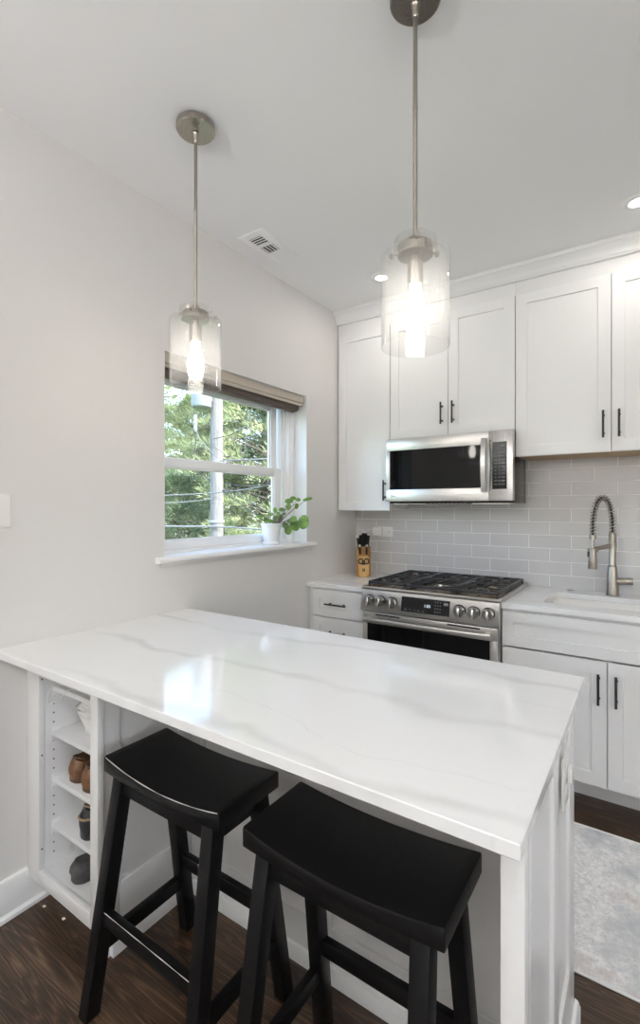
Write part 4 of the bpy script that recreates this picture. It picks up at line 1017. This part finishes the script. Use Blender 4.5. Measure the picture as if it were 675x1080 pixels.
# ------------------------------------------------------------------ things on the shelves
def shoe(name, loc, rz, L, Wd, Hh, Ht, mats, label, cat, group, band=None, collar=0.42, soleth=0.02):
    """heel at y=0 pointing to the viewer, toe at y=L; upper, sole, lining."""
    r = thing(name, loc, label, cat, group, rz)
    def hw(t):
        return Wd / 2 * (0.80 * math.sqrt(max(0.0, 1 - ((t - 0.16) / 0.16) ** 2)) if t < 0.10 else (0.74 + 0.26 * min(1, max(0, (t - 0.10) / 0.55)) ** 1.5 if t < 0.68 else math.sqrt(max(0.0, 1 - ((t - 0.68) / 0.325) ** 2.3))))
    ts = [0.004, 0.02, 0.045, 0.08, 0.13, 0.2, 0.28, 0.36, 0.42, 0.5, 0.58, 0.66, 0.74, 0.82, 0.89, 0.945, 0.98, 0.998]
    m = MB(); bm_ = m.bm; prev = None
    for t in ts:
        w_ = hw(t) * 1.06 + 0.002; q = [bm_.verts.new((s * w_, L * t, z)) for s, z in ((-0.95, 0.0), (-1, 0.003), (-1, soleth), (1, soleth), (1, 0.003), (0.95, 0.0))]
        if prev: [bm_.faces.new([prev[k], prev[(k + 1) % 6], q[(k + 1) % 6], q[k]]) for k in range(6)]
        else: bm_.faces.new(q[::-1])
        prev = q
    bm_.faces.new(prev); m.build('sole', mats[1], r, True, sharp=50)
    def top(t): return Hh * (1 - 0.22 * math.sin(min(1, t / collar) * PI)) if t < collar else Ht + (Hh * 0.92 - Ht) * max(0, 1 - (t - collar) / 0.30) ** 1.3 if t < 0.72 else Ht * (1 - 0.45 * ((t - 0.72) / 0.28) ** 2.2)
    m = MB(); bm_ = m.bm; prev = None; NA = 14
    for t in ts:
        w_ = hw(t); h_ = top(t); op = 0.52 if t < collar else 0.52 * max(0, 1 - (t - collar) / 0.10)
        if t < 0.03: op = 0.52
        q = []
        for k in range(NA + 1):
            u = -1 + 2 * k / NA
            th = u * (PI / 2)
            sx = math.sin(th); cz = math.cos(th)
            if op > 0: # squeeze the top open: keep wall only
                uu = abs(u); zf = (1 - uu) ** 0.8; x = (1 if u > 0 else -1) * w_ * (0.94 + 0.16 * math.sin(PI * min(1, zf * 1.05)) - 0.30 * zf ** 2.2) ; z = h_ * zf
                x2 = w_ * sx; z2 = h_ * abs(cz) ** 0.7; f = op / 0.52; x = x * f + x2 * (1 - f); z = z * f + z2 * (1 - f)
            else: x = w_ * sx; z = h_ * abs(cz) ** 0.7
            q.append(bm_.verts.new((x, L * t + ((0.016 * (z / Hh) ** 2 - 0.010 * math.sin(PI * min(1, z / Hh))) * max(0, 1 - t / 0.1)), soleth * 0.9 + z)))
        if prev:
            for k in range(NA):
                if op > 0.2 and k == NA // 2 - 1 + 0 and False: continue
                bm_.faces.new([prev[k], prev[k + 1], q[k + 1], q[k]])
        else:
            bm_.faces.new(q)
        prev = q
    bm_.faces.new(prev[::-1]); up = m.build('upper', mats[0], r, True, sharp=60)
    if band:
        m = MB()
        for (z, rr) in band:
            pts = [(-hw(0.30) * 1.06, L * 0.30, soleth + z), (-hw(0.2) * 1.06, L * 0.2, soleth + z), (-hw(0.10) * 1.06, L * 0.10, soleth + z), (-hw(0.045) * 1.06, L * 0.045, soleth + z), (-hw(0.02) * 0.9, L * 0.010 - 0.005, soleth + z), (0, -0.0065, soleth + z), (hw(0.02) * 0.9, L * 0.010 - 0.005, soleth + z), (hw(0.045) * 1.06, L * 0.045, soleth + z), (hw(0.10) * 1.06, L * 0.10, soleth + z), (hw(0.2) * 1.06, L * 0.2, soleth + z), (hw(0.30) * 1.06, L * 0.30, soleth + z)]
            m.tube(pts, rr, 8)
        m.build('heel_band', mats[2], up, True)
    # collar lining
    m = MB(); pts = []
    for k in range(25):
        a = 2 * PI * k / 24; t = collar * 0.5 * (1 - math.cos(a)) * 0.92 + 0.02
        pts.append(((1 if math.sin(a) > 0 else -1) * min(hw(t) * 0.62, abs(math.sin(a)) * hw(t) * 1.1), L * t + 0.006, soleth * 0.9 + top(t) - 0.001))
    m.bm.faces.new([m.bm.verts.new((p[0] * 0.9, p[1], p[2] + 0.0012)) for p in pts[:-1]])
    m.tube(pts, 0.0042, 8, caps=False); m.build('collar', mats[2], up, True)
    return r
shoe('leather_shoe', (0.175, -2.255, 0.4495), math.radians(4), 0.27, 0.098, 0.074, 0.048, (M_brown, M_brownd, M_brownd), 'left brown leather shoe of the pair on the second shelf', 'shoe', 'brown leather shoes', None, 0.42, 0.012)
shoe('leather_shoe', (0.262, -2.262, 0.4495), math.radians(-3), 0.27, 0.098, 0.074, 0.048, (M_brown, M_brownd, M_brownd), 'right brown leather shoe half hidden by the shelf upright', 'shoe', 'brown leather shoes', None, 0.42, 0.012)
shoe('leather_shoe', (0.252, -2.262, 0.2885), math.radians(3), 0.27, 0.094, 0.092, 0.055, (M_blk_l, M_rubber, M_tan), 'black leather shoe with a tan heel stripe on the third shelf', 'shoe', None, [(0.050, 0.004)])
shoe('slip_on_shoe', (0.225, -2.282, 0.148), math.radians(-7), 0.28, 0.094, 0.046, 0.044, (M_grey_l, M_greysole, M_greysole), 'left dark grey slip-on shoe on the bottom of the shelf unit', 'shoe', 'dark grey slip-on shoes')
shoe('slip_on_shoe', (0.334, -2.272, 0.148), math.radians(-1), 0.28, 0.094, 0.046, 0.044, (M_grey_l, M_greysole, M_greysole), 'right dark grey slip-on shoe behind the shelf upright', 'shoe', 'dark grey slip-on shoes')
# faceted white bowl with a folded cloth
fb = thing('faceted_bowl', (0.200, -2.165, 0.6105), 'white faceted paper-fold bowl on the second shelf down of the shelf unit', 'bowl')
m = MB(); bm_ = m.bm; rings = []
for r_, z, ph in ((0.050, 0.0, 0), (0.060, 0.030, 0.5), (0.070, 0.058, 0), (0.084, 0.086, 0.5)):
    rings.append([bm_.verts.new((r_ * math.cos(2 * PI * (i + ph) / 10), r_ * math.sin(2 * PI * (i + ph) / 10), z)) for i in range(10)])
for li, (A, B) in enumerate(zip(rings, rings[1:])):
    for i in range(10):
        j = (i + 1) % 10
        if li % 2 == 0: bm_.faces.new([A[i], A[j], B[i]]); bm_.faces.new([A[j], B[j], B[i]])
        else: bm_.faces.new([A[i], B[j], B[i]]); bm_.faces.new([A[i], A[j], B[j]])
bm_.faces.new(rings[0][::-1])
o = m.build('shell', M_ceramic, fb, True, sharp=0)
so = o.modifiers.new('wall', 'SOLIDIFY'); so.thickness = 0.003; so.offset = -1
nk = thing('folded_cloth', (0.200, -2.165, 0.696), 'white folded cloth lying in the faceted bowl', 'cloth')
m = MB()
for (dx, dy, sx, sy, dz) in ((0, 0, 0.077, 0.076, 0.0), (0.004, 0.002, 0.068, 0.066, 0.009), (-0.008, -0.004, 0.058, 0.056, 0.018)): m.ell((dx, dy, dz), (sx, sy, 0.012), 18, 8)
for vv in m.bm.verts: vv.co.z += 0.004 * math.sin(vv.co.x * 90 + vv.co.y * 60)
m.build('cloth', M_cloth, nk, True)
cb = thing('white_cord', (0.11, -2.28, 0.77), 'white loop of cord hanging over the top shelf edge', 'cord')
P = lambda x, y, z: Vector((x, y, z))
ctrl = [P(0.150, -2.20, 0.773), P(0.120, -2.26, 0.774), P(0.104, -2.284, 0.770), P(0.090, -2.292, 0.745), P(0.088, -2.293, 0.724), P(0.100, -2.294, 0.715), P(0.128, -2.295, 0.725), P(0.158, -2.294, 0.738), P(0.178, -2.290, 0.756), P(0.188, -2.278, 0.7735), P(0.200, -2.24, 0.7735), P(0.230, -2.16, 0.773)]
def spline(ctrl, k=8):
    out = []
    for i in range(len(ctrl) - 1):
        p0, p1, p2, p3 = ctrl[max(i - 1, 0)], ctrl[i], ctrl[i + 1], ctrl[min(i + 2, len(ctrl) - 1)]
        for j in range(k):
            t = j / k; out.append(0.5 * ((2 * p1) + (p2 - p0) * t + (2 * p0 - 5 * p1 + 4 * p2 - p3) * t * t + (3 * p1 - p0 - 3 * p2 + p3) * t ** 3))
    out.append(ctrl[-1]); return out
MB().tube(spline(ctrl), 0.0021, 8).build('cable', M_vinyl, cb)

# ------------------------------------------------------------------ rug, paper scraps
rg_ = thing('runner_rug', (2.0, -1.14, 0), 'faded pale grey patterned rug on the wood floor in front of the sink', 'rug')
bm = bmesh.new(); nx, ny = 60, 30; X0, X1, Y0, Y1 = 1.02, 3.2, -1.520, -0.762
g = [[bm.verts.new((X0 + (X1 - X0) * i / nx, Y0 + (Y1 - Y0) * j / ny, 0.007 + 0.0006 * math.sin(i * 1.9 + j) + (-0.004 if i in (0, nx) or j in (0, ny) else 0))) for j in range(ny + 1)] for i in range(nx + 1)]
for i in range(nx):
    for j in range(ny): bm.faces.new([g[i][j], g[i + 1][j], g[i + 1][j + 1], g[i][j + 1]])
bd = [e for e in bm.edges if e.is_boundary]; ex = bmesh.ops.extrude_edge_only(bm, edges=bd)
for vv in [q for q in ex['geom'] if isinstance(q, bmesh.types.BMVert)]: vv.co.z = 0.0005
mb = MB(); mb.bm.free(); mb.bm = bm; mb.build('pile', M_rug, rg_)
m = MB()
for (a, b) in (((X0, Y0), (X1, Y0)), ((X0, Y1), (X1, Y1)), ((X0, Y0), (X0, Y1)), ((X1, Y0), (X1, Y1))): m.cyl((*a, 0.0046), (*b, 0.0046), 0.0042, n=10)
m.build('binding', M_rugedge, rg_)
def scrap(x, y, label):
    m = MB(); m.hexa([(x - 0.006, y - 0.004, 0.0004), (x + 0.005, y - 0.005, 0.0004), (x + 0.007, y + 0.004, 0.0004), (x - 0.004, y + 0.005, 0.0004)], [(x - 0.005, y - 0.003, 0.0022), (x + 0.004, y - 0.004, 0.0016), (x + 0.006, y + 0.003, 0.0028), (x - 0.003, y + 0.004, 0.0018)])
    tag(m.build('paper_scrap', M_paper), label, 'scrap', 'paper scraps on the floor')
scrap(0.062, -2.291, 'tiny pale scrap on the dark floor nearer the baseboard'); scrap(0.169, -2.280, 'tiny pale scrap on the dark floor below the shelf unit')

# ------------------------------------------------------------------ outside: ground, house, pole, wires, trees
GZ = -3.0
struct(MB().box(-60, -TW - 0.3, -30, 60, GZ - 0.2, GZ).build('ground', M_grass, sharp=0), 'grass seen through the window')
def at(u, v, fw):   # a place fw metres ahead of the window view
    a = (u - 337.5) / 509.8 * fw; return Vector((CX, CY, CZ)) + FV * fw + RV * a + Vector((0, 0, (535.08 - v) / 509.8 * fw))
po = at(228.5, 535, 11.8)
up_ = thing('utility_pole', (po.x, po.y, GZ), 'weathered wooden utility pole with a grey transformer outside the window', 'pole')
MB().lathe([(0.175, GZ), (0.165, 0.0), (0.145, 4.0), (0.12, 7.5), (0, 7.52)], (po.x, po.y, 0), 24).build('shaft', M_pole, up_)
tc = at(212.5, 535, 11.55)
m = MB(); m.lathe([(0, 3.78), (0.215, 3.78), (0.235, 3.81), (0.235, 4.72), (0.20, 4.80), (0, 4.82)], (tc.x, tc.y, 0), 28)
m.bar((tc.x, tc.y, 4.45), (po.x, po.y, 4.45), 0.10, 0.08); m.bar((tc.x, tc.y, 4.0), (po.x, po.y, 4.0), 0.10, 0.08); m.build('transformer', M_can, up_)
m = MB(); m.bar((po.x - 0.9, po.y + 0.6, 6.6), (po.x + 0.9, po.y - 0.6, 6.6), 0.10, 0.12); m.build('crossarm', M_pole, up_)
m = MB()
for z in (1.05, 2.35): m.lathe([(0.17, -0.03), (0.185, -0.03), (0.185, 0.03), (0.17, 0.03)], (po.x, po.y, z), 20, close=True); 
m.build('strap', M_can, up_)
wires = [
    ([(120, 551, 11.4), (174, 555, 11.4), (228, 555.5, 11.6), (282, 558.5, 11.4), (360, 562, 11.2)], 0.028, 1, 'thick grey cable, lowest one crossing the window low down'),
    ([(120, 524, 11.2), (174, 522.5, 11.3), (222, 520, 11.55), (260, 516, 11.5), (284, 511.5, 11.4), (350, 500, 11)], 0.016, 1, 'upper of two pale cables crossing the lower sash'),
    ([(120, 533, 11.2), (174, 530.5, 11.3), (200, 529, 11.4), (224, 526, 11.6)], 0.014, 1, 'lower pale cable ending at the pole in the lower sash'),
    ([(234, 517, 11.6), (252, 530, 11), (274, 546, 10.4), (330, 590, 9)], 0.014, 0, 'black cable slanting down right from the pole, lower one'),
    ([(236, 514, 11.6), (258, 526, 11), (284, 541, 10.4), (340, 572, 9)], 0.012, 0, 'black cable slanting down right from the pole, upper one'),
    ([(120, 489, 11), (174, 492, 11.2), (205, 496, 11.4), (222, 507, 11.6)], 0.014, 0, 'black cable sagging to the pole just below the meeting rail'),
    ([(204.5, 400, 11.4), (205, 440, 11.4), (206, 470, 11.4), (208, 486, 11.4), (215, 500, 11.5), (222, 508, 11.6)], 0.012, 0, 'black cable hanging down left of the pole'),
    ([(207, 455, 11.3), (213, 466, 11.3), (222, 476, 11.4), (232, 484, 11.55)], 0.013, 1, 'pale cable slanting from the insulator to the pole'),
    ([(225, 463, 11.6), (245, 458, 11.2), (262, 450, 11), (330, 430, 10.4)], 0.011, 0, 'black cable rising right from the pole in the upper sash'),
    ([(216, 468, 11.4), (232, 475, 11.6), (240, 484, 11.5)], 0.012, 0, 'short black cable wrapped in front of the pole'),
    ([(232, 486, 11.6), (256, 485, 11.3), (284, 484, 11.2), (350, 482, 11)], 0.022, 1, 'thick pale cable running right just above the meeting rail'),
    ([(262, 432, 11), (261.5, 446, 11), (260, 462, 11), (257, 482, 11.1)], 0.011, 1, 'thin pale cable hanging in the upper sash right of the pole'),
    ([(236, 509, 11.6), (256, 512.5, 11.3), (284, 512, 11.2), (350, 510, 11)], 0.016, 0, 'bundled black cable running right from the pole below the meeting rail'),
]
for pts, r, pale, lab in wires:
    tag(MB().tube(spline([at(*p) for p in pts], 8), r * 0.75, 6).build('power_line', M_wirel if pale else M_wire), lab, 'cable', 'power lines outside the window')
ins = thing('line_insulator', at(206, 446, 11.35), 'dark line connector hanging left of the pole', 'insulator')
MB().lathe([(0, 0.2), (0.03, 0.19), (0.045, 0.1), (0.03, 0.06), (0.05, 0.0), (0.03, -0.06), (0.05, -0.12), (0.025, -0.2), (0, -0.21)], n=16).build('body', M_can, ins, True)
hp = at(178, 535, 34)
hs = thing('house', (hp.x, hp.y, GZ), 'pale house far behind the trees outside', 'house')
MB().box(hp.x - 4, hp.x + 4.5, hp.y - 4, hp.y + 4, GZ, 2.2).build('wall', M_siding, hs, sharp=0)
MB().prism([(hp.x - 4.5, 2.2), (hp.x + 5, 2.2), (hp.x + 0.25, 5.0)], 1, hp.y - 4.5, hp.y + 4.5).build('roof', M_shingle, hs, sharp=0)
for dy in (-2.2, 0.4, 2.6): MB().box(hp.x + 4.5, hp.x + 4.53, hp.y + dy - 0.5, hp.y + dy + 0.5, 0.0, 1.5).build('window', M_glassb, hs, sharp=0)

def tree(u, fw, zb, zt, rad, npuff, mat, label, seed, conifer=True, needle=0.19):
    rn = random.Random(seed); b = at(u, 535, fw); b.z = GZ
    r = thing('pine_tree' if conifer else 'leafy_tree', b, label, 'tree', 'trees outside the window')
    MB().tube([b, Vector((b.x + 0.1, b.y, (zt + GZ) / 2)), Vector((b.x, b.y, zt - 0.4))], [0.22, 0.13, 0.03], 10).build('trunk', M_bark, r)
    m = MB(); bm_ = m.bm; br = MB()
    for i in range(npuff):
        f = rn.random() ** 0.85; z = zb + (zt - zb) * f
        R_ = rad * ((1 - f) ** 0.65 * 0.95 + 0.12) if conifer else rad * math.sqrt(max(0.05, 1 - (2 * f - 1) ** 2))
        a = rn.uniform(0, 2 * PI); q = R_ * (0.35 + 0.65 * math.sqrt(rn.random()))
        c = Vector((b.x + q * math.cos(a), b.y + q * math.sin(a), z + (0.12 * q if conifer else 0)))
        if i % 9 == 0: br.tube([Vector((b.x, b.y, z - 0.15 * q)), c], [0.035, 0.012], 5)
        out = Vector((math.cos(a), math.sin(a), 0.9)).normalized(); pr = rn.uniform(0.28, 0.5)
        for k in range(64):
            d = Vector((rn.gauss(0, 1), rn.gauss(0, 1), rn.gauss(0, 0.6))).normalized()
            if d.dot(out) < -0.35: d = -d
            s = c + Vector((d.x * pr, d.y * pr, d.z * pr * 0.55)) * rn.uniform(0.2, 0.95)
            dd = (d + out * 0.7).normalized(); wv = dd.orthogonal().normalized(); wv.rotate(Matrix.Rotation(rn.uniform(0, 6.3), 3, dd))
            ln = needle * rn.uniform(0.6, 1.2); wd = 0.013 if conifer else 0.05
            if conifer: vs = [s - wv * wd, s + wv * wd, s + dd * ln]
            else: vs = [s, s + wv * wd + dd * ln * 0.3, s + dd * ln * 0.6, s - wv * wd + dd * ln * 0.3]
            bm_.faces.new([bm_.verts.new(p) for p in vs])
    fo = m.build('crown', mat, r, sharp=0)
    br.build('branches', M_bark, r)
tree(302, 15.5, -1.5, 9.5, 3.9, 900, M_fol[0], 'light green pine to the right of the pole', 1)
tree(205, 17.5, -1.0, 5.2, 2.6, 460, M_fol[0], 'pine with loose pale tufts behind the transformer', 2)
tree(188, 14.0, -2.6, 2.2, 2.3, 460, M_fol[1], 'dark low pine at the left of the window', 3)
tree(245, 20.0, -2.0, 7.0, 3.0, 520, M_fol[1], 'dark tall pine directly behind the pole', 4)
tree(300, 18.0, -2.5, 7.5, 3.2, 480, M_fol[1], 'dark pine beyond the right edge of the glass', 5)
tree(165, 22.0, 1.5, 8.0, 2.6, 300, M_fol[2], 'pale spring tree against the sky at upper left', 6, False, 0.26)
tree(277, 19.5, -2.4, 10.0, 3.6, 1500, M_fol[1], 'broad dark pine between the pole and the right glass edge', 9)
tree(262, 12.8, -2.9, 0.6, 1.7, 330, M_fol[0], 'short bushy pine low beside the pole', 8)
